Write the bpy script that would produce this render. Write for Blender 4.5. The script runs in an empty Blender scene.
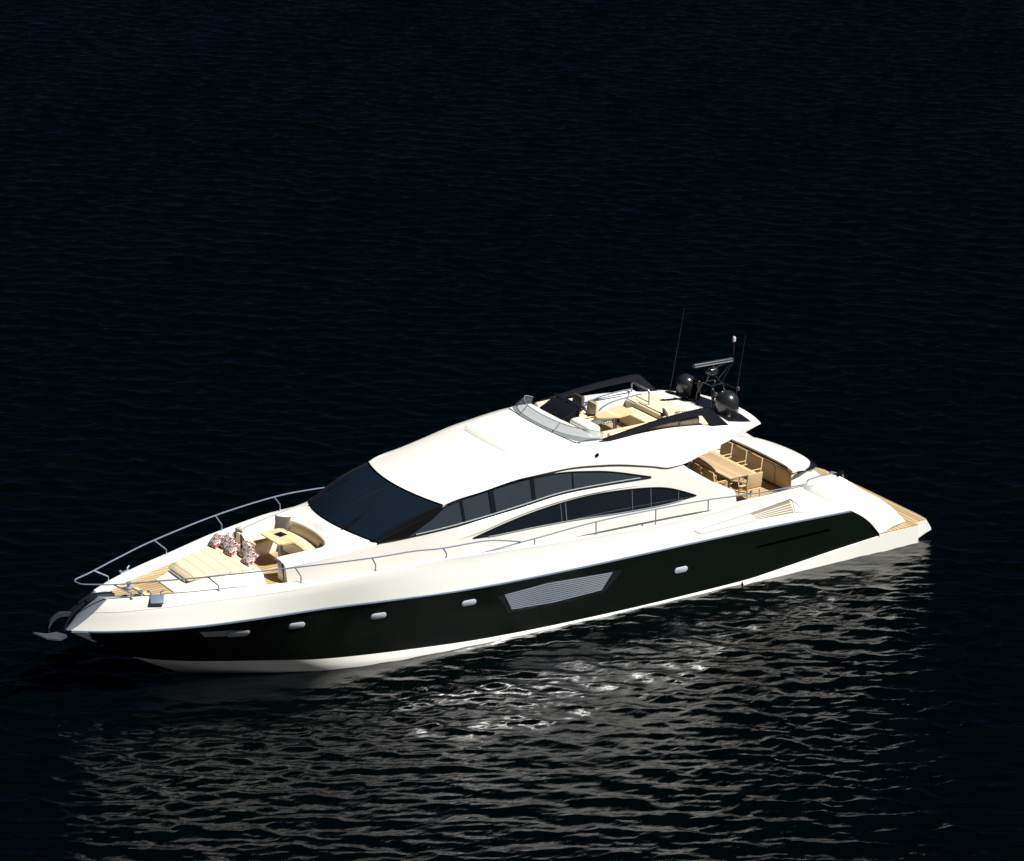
import bpy, math, random
import numpy as np
from mathutils import Vector, Matrix
R = math.radians
random.seed(7)
SC = bpy.context.scene
COL = SC.collection

# ------------------------------------------------------------------ camera
# boat axes: +X towards the bow, +Y to port, +Z up, water at z = 0, metres
cam_d = bpy.data.cameras.new('camera')
cam = bpy.data.objects.new('camera', cam_d)
COL.objects.link(cam)
AZ, PITCH = -2.12948529, 0.335713745
d = Vector((math.cos(AZ)*math.cos(PITCH), math.sin(AZ)*math.cos(PITCH), -math.sin(PITCH)))
cam.location = Vector((7.0883964, -10.2973037, 1.0)) - d*112.602402
cam.rotation_euler = d.to_track_quat('-Z', 'Y').to_euler()
cam_d.sensor_width = 36
cam_d.lens = 3378.40295/1024*36
cam_d.clip_start = 1
cam_d.clip_end = 20000
SC.camera = cam

# ------------------------------------------------------------------ light
SUN = Vector((-0.39, 0.50, 0.77)).normalized()
world = bpy.data.worlds.new('World')
SC.world = world
world.use_nodes = True
wn = world.node_tree.nodes
sky = wn.new('ShaderNodeTexSky')
sky.sky_type = 'NISHITA'
sky.sun_disc = False
sky.sun_elevation = math.asin(SUN.z)
sky.sun_rotation = math.atan2(SUN.x, SUN.y)
sky.altitude = 9000
sky.air_density = 0.048
sky.dust_density = 0.0
sky.ozone_density = 0.6
bg = wn['Background']
bg.inputs['Strength'].default_value = 0.05
world.node_tree.links.new(sky.outputs[0], bg.inputs['Color'])
sd = bpy.data.lights.new('sun', 'SUN')
sd.energy = 4.6
sd.angle = R(0.5)
sd.color = (1.0, 0.975, 0.93)
so = bpy.data.objects.new('sun', sd)
so.rotation_euler = SUN.to_track_quat('Z', 'Y').to_euler()
so.location = (0, 0, 60)
COL.objects.link(so)
SC.view_settings.view_transform = 'Standard'
SC.view_settings.look = 'None'
SC.view_settings.exposure = 0.84
SC.view_settings.gamma = 1

# ------------------------------------------------------------------ materials
def mat(name, color, rough=0.4, metal=0.0, spec=0.5, coat=0.0, noise=None, bump=None):
    m = bpy.data.materials.new(name)
    m.use_nodes = True
    nt = m.node_tree
    b = nt.nodes['Principled BSDF']
    b.inputs['Base Color'].default_value = (*color, 1)
    b.inputs['Roughness'].default_value = rough
    b.inputs['Metallic'].default_value = metal
    b.inputs['Specular IOR Level'].default_value = spec
    b.inputs['Coat Weight'].default_value = coat
    b.inputs['Coat Roughness'].default_value = 0.05
    tc = nt.nodes.new('ShaderNodeTexCoord')
    if noise:
        amt, scale = noise
        n = nt.nodes.new('ShaderNodeTexNoise')
        n.inputs['Scale'].default_value = scale
        n.inputs['Detail'].default_value = 4
        r = nt.nodes.new('ShaderNodeMapRange')
        r.inputs[3].default_value = 1-amt
        r.inputs[4].default_value = 1+amt
        x = nt.nodes.new('ShaderNodeMix')
        x.data_type = 'RGBA'; x.blend_type = 'MULTIPLY'
        x.inputs[0].default_value = 1
        x.inputs[6].default_value = (*color, 1)
        nt.links.new(tc.outputs['Object'], n.inputs['Vector'])
        nt.links.new(n.outputs['Fac'], r.inputs[0])
        nt.links.new(r.outputs[0], x.inputs[7])
        nt.links.new(x.outputs[2], b.inputs['Base Color'])
    if bump:
        st, scale = bump
        n = nt.nodes.new('ShaderNodeTexNoise')
        n.inputs['Scale'].default_value = scale
        n.inputs['Detail'].default_value = 6
        bp = nt.nodes.new('ShaderNodeBump')
        bp.inputs['Strength'].default_value = st
        bp.inputs['Distance'].default_value = 0.02
        nt.links.new(tc.outputs['Object'], n.inputs['Vector'])
        nt.links.new(n.outputs['Fac'], bp.inputs['Height'])
        nt.links.new(bp.outputs[0], b.inputs['Normal'])
    return m

def teak_mat(name, color, pitch=0.09, axis='Y', dark=0.45, line=0.10, var=1.0):
    """planks with dark caulking seams; axis = direction across the planks"""
    m = mat(name, color, 0.65, noise=None)
    nt = m.node_tree; b = nt.nodes['Principled BSDF']
    tc = nt.nodes.new('ShaderNodeTexCoord')
    sx = nt.nodes.new('ShaderNodeSeparateXYZ')
    nt.links.new(tc.outputs['Object'], sx.inputs[0])
    dv = nt.nodes.new('ShaderNodeMath'); dv.operation = 'DIVIDE'; dv.inputs[1].default_value = pitch
    nt.links.new(sx.outputs[axis], dv.inputs[0])
    fr = nt.nodes.new('ShaderNodeMath'); fr.operation = 'FRACT'
    nt.links.new(dv.outputs[0], fr.inputs[0])
    lt = nt.nodes.new('ShaderNodeMath'); lt.operation = 'LESS_THAN'; lt.inputs[1].default_value = line
    nt.links.new(fr.outputs[0], lt.inputs[0])
    fl = nt.nodes.new('ShaderNodeMath'); fl.operation = 'FLOOR'
    nt.links.new(dv.outputs[0], fl.inputs[0])
    wn_ = nt.nodes.new('ShaderNodeTexWhiteNoise'); wn_.noise_dimensions = '1D'
    nt.links.new(fl.outputs[0], wn_.inputs['W'])
    ns = nt.nodes.new('ShaderNodeTexNoise'); ns.inputs['Scale'].default_value = 5; ns.inputs['Detail'].default_value = 5
    mp = nt.nodes.new('ShaderNodeMapping')
    mp.inputs['Scale'].default_value = (1, 6, 1) if axis == 'Y' else (6, 1, 1)
    nt.links.new(tc.outputs['Object'], mp.inputs[0]); nt.links.new(mp.outputs[0], ns.inputs['Vector'])
    ad = nt.nodes.new('ShaderNodeMath'); ad.operation = 'ADD'
    nt.links.new(wn_.outputs['Value'], ad.inputs[0]); nt.links.new(ns.outputs['Fac'], ad.inputs[1])
    mr = nt.nodes.new('ShaderNodeMapRange'); mr.inputs[1].default_value = 0.2; mr.inputs[2].default_value = 1.7
    mr.inputs[3].default_value = 1-.28*var; mr.inputs[4].default_value = 1+.22*var
    nt.links.new(ad.outputs[0], mr.inputs[0])
    x = nt.nodes.new('ShaderNodeMix'); x.data_type = 'RGBA'; x.blend_type = 'MULTIPLY'; x.inputs[0].default_value = 1
    x.inputs[6].default_value = (*color, 1)
    nt.links.new(mr.outputs[0], x.inputs[7])
    y = nt.nodes.new('ShaderNodeMix'); y.data_type = 'RGBA'
    y.inputs[7].default_value = (color[0]*dark, color[1]*dark*.85, color[2]*dark*.7, 1)
    nt.links.new(lt.outputs[0], y.inputs[0]); nt.links.new(x.outputs[2], y.inputs[6])
    nt.links.new(y.outputs[2], b.inputs['Base Color'])
    return m

def weave_mat(name, color, scale=60):
    m = mat(name, color, 0.6)
    nt = m.node_tree; b = nt.nodes['Principled BSDF']
    tc = nt.nodes.new('ShaderNodeTexCoord')
    v = nt.nodes.new('ShaderNodeTexChecker'); v.inputs['Scale'].default_value = scale
    v.inputs['Color1'].default_value = (*color, 1)
    v.inputs['Color2'].default_value = (color[0]*.72, color[1]*.68, color[2]*.6, 1)
    nt.links.new(tc.outputs['Object'], v.inputs['Vector'])
    nt.links.new(v.outputs['Color'], b.inputs['Base Color'])
    return m

def pattern_mat(name):
    """red / charcoal / white printed cushion cloth"""
    m = mat(name, (.7, .7, .7), 0.8)
    nt = m.node_tree; b = nt.nodes['Principled BSDF']
    tc = nt.nodes.new('ShaderNodeTexCoord')
    v = nt.nodes.new('ShaderNodeTexVoronoi'); v.inputs['Scale'].default_value = 25
    rp = nt.nodes.new('ShaderNodeValToRGB'); rp.color_ramp.interpolation = 'CONSTANT'
    e = rp.color_ramp.elements
    e[0].position = 0; e[0].color = (.66, .62, .58, 1)
    e[1].position = .26; e[1].color = (.55, .04, .06, 1)
    for p, c in ((.47, (.035, .033, .04, 1)), (.66, (.6, .58, .55, 1)), (.86, (.16, .155, .16, 1))):
        q = e.new(p); q.color = c
    sp = nt.nodes.new('ShaderNodeSeparateColor')
    nt.links.new(tc.outputs['Object'], v.inputs['Vector'])
    nt.links.new(v.outputs['Color'], sp.inputs[0])
    nt.links.new(sp.outputs[0], rp.inputs['Fac'])
    nt.links.new(rp.outputs[0], b.inputs['Base Color'])
    return m

M = dict(
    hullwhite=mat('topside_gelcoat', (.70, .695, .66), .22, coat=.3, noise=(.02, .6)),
    panelwhite=mat('sunroof_edge_trim', (.66, .655, .62), .4, noise=(.03, 3)),
    void=mat('matt_black_recess', (.0004, .0005, .0005), .9, spec=0, noise=(.1, 4)),
    bowglass=mat('grey_bow_glass', (.30, .33, .36), .3, noise=(.08, 6)),
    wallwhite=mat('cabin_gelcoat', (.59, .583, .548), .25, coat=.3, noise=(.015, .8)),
    rub=mat('rub_strake', (.20, .25, .33), .35, metal=.3, noise=(.05, 6)),
    port=mat('frosted_port_glass', (.40, .44, .50), .3, noise=(.06, 8)),
    guard=mat('bright_stem_steel', (.66, .70, .80), .35, noise=(.05, 5)),
    lowglass=mat('dark_saloon_glass', (.006, .008, .010), .06, spec=.6, coat=.3, noise=(.15, .6)),
    greyline=mat('mullion_and_light_lines', (.16, .19, .20), .4, metal=.2, noise=(.05, 5)),  # grey of lower mullions, painted pane reflections and the scoop's shadow line
    aerial=mat('black_fibreglass', (.02, .022, .025), .5, noise=(.05, 5)),
    anchor=mat('galvanised_steel', (.02, .023, .03), .7, spec=.2, noise=(.2, 9)),
    horn=mat('bronze_horn', (.10, .085, .065), .4, metal=.4, noise=(.1, 9)),
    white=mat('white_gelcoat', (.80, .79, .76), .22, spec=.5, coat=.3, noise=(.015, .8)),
    cream=mat('cream_gelcoat', (.76, .72, .62), .3, noise=(.02, 1.2)),
    band=mat('dark_green_gelcoat', (.0030, .0054, .0036), .3, spec=.12, noise=(.05, 2)),
    steel=mat('polished_steel', (.27, .33, .45), .3, metal=.55, noise=(.05, 8)),
    steel_grey=mat('brushed_steel', (.38, .42, .5), .4, metal=.6, noise=(.06, 6)),
    glass=mat('tinted_glass', (.0065, .0125, .0215), .06, spec=.6, coat=.5, noise=(.06, .5)),
    side_glass=mat('dark_side_glass', (.026, .033, .040), .06, spec=.6, coat=.4, noise=(.12, .7)),
    black=mat('black_rubber', (.0015, .0017, .002), .6, spec=.08, noise=(.1, 5)),
    blackgloss=mat('black_gloss_paint', (.010, .011, .014), .2, spec=.5, coat=.4, noise=(.05, 3)),
    navy=mat('navy_console_cover', (.0045, .006, .010), .6, spec=.2, noise=(.1, 6)),
    dome=mat('metallic_charcoal_dome', (.035, .037, .042), .27, metal=.55, coat=.3, noise=(.06, 6)),
    cushion=mat('cream_leather', (.70, .60, .42), .55, noise=(.05, 3), bump=(.15, 30)),
    tan=mat('tan_panel', (.50, .39, .25), .5, noise=(.06, 4)),
    brown=mat('brown_cloth', (.085, .068, .058), .85, noise=(.25, 25), bump=(.3, 60)),
    grey=mat('grey_trim', (.42, .40, .37), .5, noise=(.05, 6)),
    line=mat('groove_shade_and_slats', (.60, .58, .52), .6, noise=(.05, 4)),  # beige of the painted groove shadow line and of the scoop slats
    teak=teak_mat('teak_deck', (.46, .33, .17), .15, 'Y', .3, .2),
    teakx=teak_mat('teak_platform', (.43, .31, .165), .15, 'X', .4, .2),
    tabletop=teak_mat('oiled_table_wood', (.46, .335, .20), .16, 'X', .75, .06),
    pale=teak_mat('pale_table_wood', (.66, .50, .28), .2, 'X', .8, .05),
    padseam=teak_mat('channelled_sunpad', (.72, .62, .43), .33, 'X', .62, .07, .15),
    padseamy=teak_mat('quilted_sunpad', (.72, .62, .43), .30, 'X', .7, .07, .15),
    rattan=weave_mat('rattan', (.60, .45, .26)),
    woodframe=mat('dark_wood_frame', (.10, .045, .018), .5, noise=(.2, 8)),
    grille=mat('grey_louvre', (.17, .195, .235), .5, metal=0, noise=(.08, 5)),
    mesh=mat('beige_grating', (.25, .22, .14), .6, noise=(.25, 40)),
    pattern=pattern_mat('printed_cushion_cloth'),
)
def clear_mat():
    m = bpy.data.materials.new('smoked_windscreen'); m.use_nodes = True
    nt = m.node_tree; nt.nodes.remove(nt.nodes['Principled BSDF'])
    out = nt.nodes['Material Output']
    t = nt.nodes.new('ShaderNodeBsdfTransparent'); t.inputs[0].default_value = (.66, .70, .72, 1)
    g = nt.nodes.new('ShaderNodeBsdfPrincipled'); g.inputs['Base Color'].default_value = (.22, .25, .27, 1); g.inputs['Roughness'].default_value = .1
    x = nt.nodes.new('ShaderNodeMixShader'); x.inputs[0].default_value = .32
    nt.links.new(t.outputs[0], x.inputs[1]); nt.links.new(g.outputs[0], x.inputs[2]); nt.links.new(x.outputs[0], out.inputs[0])
    return m
M['clear'] = clear_mat()

def water_mat():
    m = mat('dark_sea_water', (.0002, .0010, .0013), .03, spec=.95)
    nt = m.node_tree; b = nt.nodes['Principled BSDF']
    b.inputs['IOR'].default_value = 1.33
    tc = nt.nodes.new('ShaderNodeTexCoord')
    last = None
    for sc, dist, st in (((2.6, 7, 1), .015, 1.0), ((8, 18, 1), .003, 1.0)):
        mp = nt.nodes.new('ShaderNodeMapping'); mp.inputs['Scale'].default_value = sc
        mp.inputs['Rotation'].default_value = (0, 0, R(-32))
        nt.links.new(tc.outputs['Object'], mp.inputs[0])
        n = nt.nodes.new('ShaderNodeTexNoise'); n.inputs['Scale'].default_value = 1; n.inputs['Detail'].default_value = 5
        n.inputs['Roughness'].default_value = .55; n.inputs['Distortion'].default_value = .4
        nt.links.new(mp.outputs[0], n.inputs['Vector'])
        bp = nt.nodes.new('ShaderNodeBump'); bp.inputs['Strength'].default_value = st; bp.inputs['Distance'].default_value = dist
        nt.links.new(n.outputs['Fac'], bp.inputs['Height'])
        if last: nt.links.new(last, bp.inputs['Normal'])
        last = bp.outputs[0]
    nt.links.new(last, b.inputs['Normal'])
    return m
M['water'] = water_mat()

# ------------------------------------------------------------------ mesh helpers
class MB:
    def __init__(s): s.v = []; s.f = []
    def add(s, vs, fs):
        o = len(s.v); s.v += [tuple(map(float, p)) for p in vs]; s.f += [tuple(i+o for i in f) for f in fs]; return s
    def loft(s, rows, closed=False, cap=False):
        n = len(rows[0]); o = []
        vs = [p for r in rows for p in r]
        for i in range(len(rows)-1):
            for j in range(n if closed else n-1):
                k = (j+1) % n
                o.append((i*n+j, i*n+k, (i+1)*n+k, (i+1)*n+j))
        if cap:
            o.append(tuple(range(n))[::-1]); o.append(tuple((len(rows)-1)*n+j for j in range(n)))
        return s.add(vs, o)
    def tube(s, path, r, k=8, cap=True):
        P = [Vector(p) for p in path]; rows = []
        N = len(P)
        rr = r if hasattr(r, '__len__') else [r]*N
        t0 = (P[1]-P[0]).normalized()
        ref = Vector((0, 0, 1)) if abs(t0.z) < .9 else Vector((1, 0, 0))
        u = t0.cross(ref).normalized()
        for i in range(N):
            t = (P[min(i+1, N-1)]-P[max(i-1, 0)]).normalized()
            u = (u-t*u.dot(t)).normalized(); w = t.cross(u)
            rows.append([P[i]+(u*math.cos(2*math.pi*j/k)+w*math.sin(2*math.pi*j/k))*rr[i] for j in range(k)])
        return s.loft(rows, True, cap)
    def box(s, c, size, rz=0, rx=0, ry=0, bev=0.0):
        hx, hy, hz = [q/2 for q in size]
        m = Matrix.Translation(c) @ Matrix.Rotation(rz, 4, 'Z') @ Matrix.Rotation(ry, 4, 'Y') @ Matrix.Rotation(rx, 4, 'X')
        b = min(bev, hx*.9, hy*.9, hz*.9)
        if b <= 0:
            vs = [m @ Vector((x*hx, y*hy, z*hz)) for x in (-1, 1) for y in (-1, 1) for z in (-1, 1)]
            return s.add(vs, [(0, 1, 3, 2), (4, 6, 7, 5), (0, 4, 5, 1), (2, 3, 7, 6), (0, 2, 6, 4), (1, 5, 7, 3)])
        def ring(ix, iy, z, c_):
            out = []
            for (sx, sy, a0) in ((1, 1, 0), (-1, 1, 90), (-1, -1, 180), (1, -1, 270)):
                for q in range(4):
                    a = R(a0+30*q)
                    out.append(m @ Vector((sx*(ix-c_)+c_*math.cos(a), sy*(iy-c_)+c_*math.sin(a), z)))
            return out
        rows = []
        for q in range(4):
            a = R(90*q/3); i = b*(1-math.sin(a))
            rows.append(ring(hx-i, hy-i, -hz+b*(1-math.cos(a)), max(b-i, .15*b)))
        rows[0:4] = [ring(hx-b*(1-math.sin(R(30*q))), hy-b*(1-math.sin(R(30*q))), -hz+b*(1-math.cos(R(30*q))), b) for q in range(4)]
        rows += [ring(hx-b*(1-math.sin(R(30*q))), hy-b*(1-math.sin(R(30*q))), hz-b*(1-math.cos(R(30*q))), b) for q in (3, 2, 1, 0)]
        return s.loft(rows, True, True)
    def prism(s, poly, z0, z1):
        n = len(poly)
        a = [(p[0], p[1], z0) for p in poly]; b = [(p[0], p[1], z1) for p in poly]
        return s.loft([a, b], True, True)
    def lathe(s, prof, c, k=24, axis=None):
        rows = [[(c[0]+r*math.cos(2*math.pi*j/k), c[1]+r*math.sin(2*math.pi*j/k), c[2]+z) for j in range(k)] for r, z in prof]
        return s.loft(rows, True, True)
    def build(s, name, material, parent=None, smooth=40, loc=None):
        me = bpy.data.meshes.new(name)
        me.from_pydata(s.v, [], s.f); me.validate(); me.update()
        import bmesh
        bm = bmesh.new(); bm.from_mesh(me)
        bmesh.ops.remove_doubles(bm, verts=bm.verts, dist=1e-5)
        bmesh.ops.dissolve_degenerate(bm, edges=bm.edges, dist=1e-6)
        bmesh.ops.recalc_face_normals(bm, faces=bm.faces)
        bm.to_mesh(me); bm.free()
        if smooth:
            me.polygons.foreach_set('use_smooth', [True]*len(me.polygons))
            me.set_sharp_from_angle(angle=R(smooth))
        me.materials.append(material)
        o = bpy.data.objects.new(name, me); COL.objects.link(o)
        if parent: o.parent = parent
        if loc: o.location = loc
        return o

def mir(p): return (p[0], -p[1], p[2])
def both(mb, rows, **k):
    mb.loft(rows, **k); mb.loft([[mir(p) for p in r] for r in rows], **k); return mb

def spl(pts):
    """smooth monotone cubic through (x, y) points"""
    pts = sorted(pts); x = np.array([p[0] for p in pts], float); y = np.array([p[1] for p in pts], float)
    h = np.diff(x); dl = np.diff(y)/h
    m = np.zeros(len(x)); m[0] = dl[0]; m[-1] = dl[-1]
    for i in range(1, len(x)-1):
        if dl[i-1]*dl[i] > 0:
            w1 = 2*h[i]+h[i-1]; w2 = h[i]+2*h[i-1]
            m[i] = (w1+w2)/(w1/dl[i-1]+w2/dl[i])
    def f(q):
        q = min(max(q, x[0]), x[-1]); i = int(min(np.searchsorted(x, q, 'right')-1, len(x)-2))
        t = (q-x[i])/h[i]
        return float((2*t**3-3*t*t+1)*y[i]+(t**3-2*t*t+t)*h[i]*m[i]+(-2*t**3+3*t*t)*y[i+1]+(t**3-t*t)*h[i]*m[i+1])
    return f
def cr(P, n=6):
    """Catmull-Rom through 3D points"""
    P = [Vector(p) for p in P]; out = []
    for i in range(len(P)-1):
        a, b, c, e = P[max(i-1, 0)], P[i], P[i+1], P[min(i+2, len(P)-1)]
        for k in range(n):
            t = k/n
            out.append(.5*((2*b)+(c-a)*t+(2*a-5*b+4*c-e)*t*t+(3*b-a-3*c+e)*t**3))
    out.append(P[-1]); return out
def lerp(a, b, t): return Vector(a)*(1-t)+Vector(b)*t
def resample(P, n):
    P = [Vector(p) for p in P]; L = [0]
    for i in range(1, len(P)): L.append(L[-1]+(P[i]-P[i-1]).length)
    out = []
    for k in range(n):
        s = L[-1]*k/(n-1); i = 1
        while i < len(P)-1 and L[i] < s: i += 1
        t = (s-L[i-1])/max(L[i]-L[i-1], 1e-9); out.append(P[i-1].lerp(P[i], t))
    return out
def tag(o, label=None, cat=None, group=None, kind=None):
    if label: o['label'] = label
    if cat: o['category'] = cat
    if group: o['group'] = group
    if kind: o['kind'] = kind
    return o
def empty(name, loc=(0, 0, 0), rz=0):
    o = bpy.data.objects.new(name, None); o.location = loc; o.rotation_euler = (0, 0, rz); o.empty_display_size = .3
    COL.objects.link(o); return o

# ------------------------------------------------------------------ sea
def make_water():
    def axis(c0, c1, step, far):
        a = list(np.arange(c0, c1+1e-6, step)); s = step; p = c1; q = c0
        hi = []; lo = []
        while p < far: s *= 1.35; p += s; hi.append(p)
        s = step
        while q > -far: s *= 1.35; q -= s; lo.append(q)
        return np.array(lo[::-1]+a+hi)
    # grid turned to the wind: u along the crests, v across them
    ang = R(-32)
    cx, cy = 14.0, 2.0
    u = axis(-33, 33, .13, 9000); v = axis(-90, 25, .055, 9000)
    U, V = np.meshgrid(u, v)
    rng = np.random.default_rng(3)
    H = np.zeros_like(U); DU = np.zeros_like(U); DV = np.zeros_like(U)
    # slow wind patches: some water ruffled more than the rest
    patch = 1+.13*np.sin(U*.23+.4*np.sin(V*.11)+1.0)*np.cos(V*.17+.5)+.10*np.sin(U*.51-V*.33+2)
    q = np.clip((np.abs(U-3.4)-4.5)/6.5, 0, 1); q = q*q*(3-2*q)
    patch = patch*np.where(V > -3, .95+.35*q, 1)  # extra ruffling off bow and stern, added to dim the hull's reflection
    for i in range(120):
        lam = .22*(1.45/.22)**rng.random()
        th = rng.normal(0, .46)
        k = 2*math.pi/lam
        amp = .0036*lam**.95
        su, sv = math.sin(th), math.cos(th)
        ph = k*(U*su+V*sv)+rng.random()*6.283+.6*np.sin(U*.33*(1+.4*rng.random())+V*.21*rng.normal()+rng.random()*6)
        H += amp*np.sin(ph)
        c = amp*np.cos(ph)
        DU += c*su; DV += c*sv
    fade = np.clip((np.minimum(np.minimum(U+38, 38-U), np.minimum(V+96, 31-V)))/5, 0, 1)*patch
    # the hull damps the ripples right along its side
    X0 = cx+U*math.cos(ang)-V*math.sin(ang); Y0 = cy+U*math.sin(ang)+V*math.cos(ang)
    near = np.where((X0 > -1.5) & (X0 < 25), np.clip(.3+.7*(np.abs(Y0)-3.0)/2.2, .3, 1), 1)
    fade = fade*near
    H = H*fade+.04
    U = U+1.0*DU*fade; V = V+1.0*DV*fade
    X = cx+U*math.cos(ang)-V*math.sin(ang); Y = cy+U*math.sin(ang)+V*math.cos(ang)
    nv, nu = U.shape
    verts = np.stack([X, Y, H], -1).reshape(-1, 3)
    idx = np.arange(nv*nu).reshape(nv, nu)
    f = np.stack([idx[:-1, :-1], idx[:-1, 1:], idx[1:, 1:], idx[1:, :-1]], -1).reshape(-1, 4)
    me = bpy.data.meshes.new('water')
    me.vertices.add(len(verts)); me.vertices.foreach_set('co', verts.ravel())
    me.loops.add(f.size); me.loops.foreach_set('vertex_index', f.ravel())
    me.polygons.add(len(f)); me.polygons.foreach_set('loop_start', np.arange(0, f.size, 4)); me.polygons.foreach_set('loop_total', np.full(len(f), 4))
    me.update(calc_edges=True); me.validate()
    me.polygons.foreach_set('use_smooth', np.ones(len(f), bool))
    me.materials.append(M['water'])
    o = bpy.data.objects.new('water', me); COL.objects.link(o)
    tag(o, 'nearly black open sea with small wind ripples around the yacht', 'water', kind='structure')
make_water()

# ------------------------------------------------------------------ the yacht
Yt = empty('motor_yacht', (0, 0, 0))
tag(Yt, 'long white flybridge motor yacht with a black green hull band on dark sea', 'yacht')

rub_y = spl([(27.98, .12), (27.5, .5), (27, .83), (26.1, 1.30), (24.85, 1.79), (23.6, 2.17), (21.5, 2.60), (19.1, 2.97), (17.2, 3.12), (14.9, 3.2), (12.5, 3.21), (8.9, 3.2), (6.7, 3.17), (5.2, 3.15), (3.22, 3.1)])
rub_z = spl([(27.98, 2.06), (27.5, 2.07), (26.87, 2.085), (26.1, 2.095), (24.85, 2.11), (23.6, 2.15), (21.5, 2.18), (19.1, 2.10), (17.2, 2.0), (14.9, 1.93), (12.5, 1.88), (8.9, 1.83), (6.7, 1.775), (5.2, 1.72), (3.22, 1.63)])
boot_y = spl([(26.12, .02), (25.46, .43), (24.73, .86), (23.83, 1.31), (22.67, 1.75), (21.3, 2.17), (18.9, 2.55), (16, 2.78), (13.5, 2.88), (10.9, 2.96), (7.2, 2.99), (2.0, 3.05)])
boot_z = spl([(26.12, .84), (25.46, .75), (24.73, .70), (23.83, .66), (22.67, .58), (21.3, .46), (18.9, .32), (16, .165), (13.5, .11), (10.9, .10), (7.2, .13), (5.5, .265), (3.9, .42), (2.0, .57)])
wl_y = spl([(24.6, .03), (23.33, .86), (22, 1.65), (20.6, 2.24), (18.9, 2.58), (16, 2.82), (13.4, 2.93), (10.8, 3.0), (7.2, 3.02), (2.0, 3.05)])
bul_y = spl([(27.0, .42), (26.4, .75), (25.2, 1.27), (24.15, 1.64), (21.97, 2.43), (19.82, 2.86), (18, 2.97), (15, 3.02), (8, 3.0), (6.2, 2.96), (5.0, 2.93)])
bul_z = spl([(27.0, 2.90), (26.4, 2.93), (24.15, 2.99), (22, 3.02), (19.82, 3.07), (18.5, 3.05), (16.81, 2.97), (14.7, 2.82), (12.5, 2.68), (10.4, 2.57), (8.5, 2.58), (7.5, 2.67), (6.2, 2.68), (5.0, 2.70)])
deck_z = spl([(27.2, 2.70), (25, 2.73), (22, 2.73), (19.5, 2.70), (17, 2.5), (13, 2.15), (10, 2.06), (4.3, 2.05)])
NS = 90
TS = [1-(1-i/(NS-1))**1.25 for i in range(NS)]
def row(fy, fz, x0, x1): return [(x0+(x1-x0)*t, fy(x0+(x1-x0)*t), fz(x0+(x1-x0)*t)) for t in TS]
Rb = row(rub_y, rub_z, 3.22, 27.98)
Bt = row(boot_y, boot_z, 2.0, 26.12)
Bw = row(bul_y, bul_z, 5.0, 27.0)
Wl = [(2.0+(24.6-2.0)*t, wl_y(2.0+(24.6-2.0)*t), 0.0) for t in TS]
def band_mid(s):
    out = []
    for a, b in zip(Bt, Rb):
        p = lerp(a, b, s); bow = max(0, (p.x-15)/12)**1.5
        p.y = max(.015, p.y-.28*bow*s*(1-s)*4*.5*min(1, p.y/.6)); out.append(tuple(p))
    return out
band_rows = [Bt, band_mid(.25), band_mid(.5), band_mid(.75), Rb]
both(MB(), band_rows).build('hull_band', M['band'], Yt, 60)
keel = [(x, .0, -1.0 if x < 21 else -1.0+1.0*((x-21)/3.65)**2) for (x, y, z) in Wl]
und = [(x, max(y-.12, .0), -.25) for (x, y, z) in Wl]
both(MB(), [keel, und, Wl, [tuple(lerp(a, b, .5)) for a, b in zip(Wl, Bt)], Bt]).build('hull_bottom', M['white'], Yt, 60)
# rub rail
mb = MB()
both(mb, [[(p[0], p[1]+dy, p[2]+dz) for p in Rb] for dy, dz in ((-.01, -.032), (.022, -.028), (.03, 0), (.022, .024), (-.01, .03))])
mb.build('rub_rail', M['rub'], Yt, 50)
# white topsides with the knuckle towards the bow
def knuckle(s, dy=0., dz=0.):
    out = []
    for i, (a, b) in enumerate(zip(Rb, Bw)):
        x = b[0]
        k = min(1, max(0, (x-16)/9.5))
        p = lerp(a, b, s); p.y += .10*math.sin(math.pi*s)*(0.55+.75*k)+dy; p.z += dz
        out.append(tuple(p))
    return out
def knline():
    out = []
    for a, b in zip(Rb, Bw):
        x = b[0]; s = .62+.32*min(1, max(0, (26.4-x)/7.0))
        p = lerp(a, b, s); k = min(1, max(0, (x-17)/4)); p.y += .07*k
        out.append(tuple(p))
    return out
Kn = knline()
cap_in = [(p[0], p[1]-.13, p[2]+.004) for p in Bw]
inner = [(p[0], max(p[1]-.17, .05), deck_z(p[0])-.02) for p in Bw]
def mid_rk(s):
    o = []
    for a, b in zip(Rb, Kn):
        p = lerp(a, b, s); p.y += .004*math.sin(math.pi*s); o.append(tuple(p))
    return o
Rb2 = [(p[0], p[1], p[2]+.03) for p in Rb]
both(MB(), [Rb2, mid_rk(.33), mid_rk(.67), Kn, [tuple(lerp(a, b, .5)+Vector((0, .012, .012))) for a, b in zip(Kn, Bw)],
            [(p[0], p[1]+.0, p[2]) for p in Bw], cap_in, inner]).build('topsides', M['hullwhite'], Yt, 32)
# moulded groove along the knuckle, its shadow line painted as a beige tube
mb = MB()
gl = [Vector(p)+Vector((0, -.010, .0)) for p in Kn if p[0] > 19.8]
mb.tube(gl, [.003+.013*min(1, (p.x-19.8)/2.5) for p in gl], 6); mb.build('moulded_groove', M['line'], Yt)
mb = MB(); mb.tube([Vector(mir(p)) for p in gl], [.003+.013*min(1, (p.x-19.8)/2.5) for p in gl], 6); mb.build('moulded_groove', M['line'], Yt)
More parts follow.
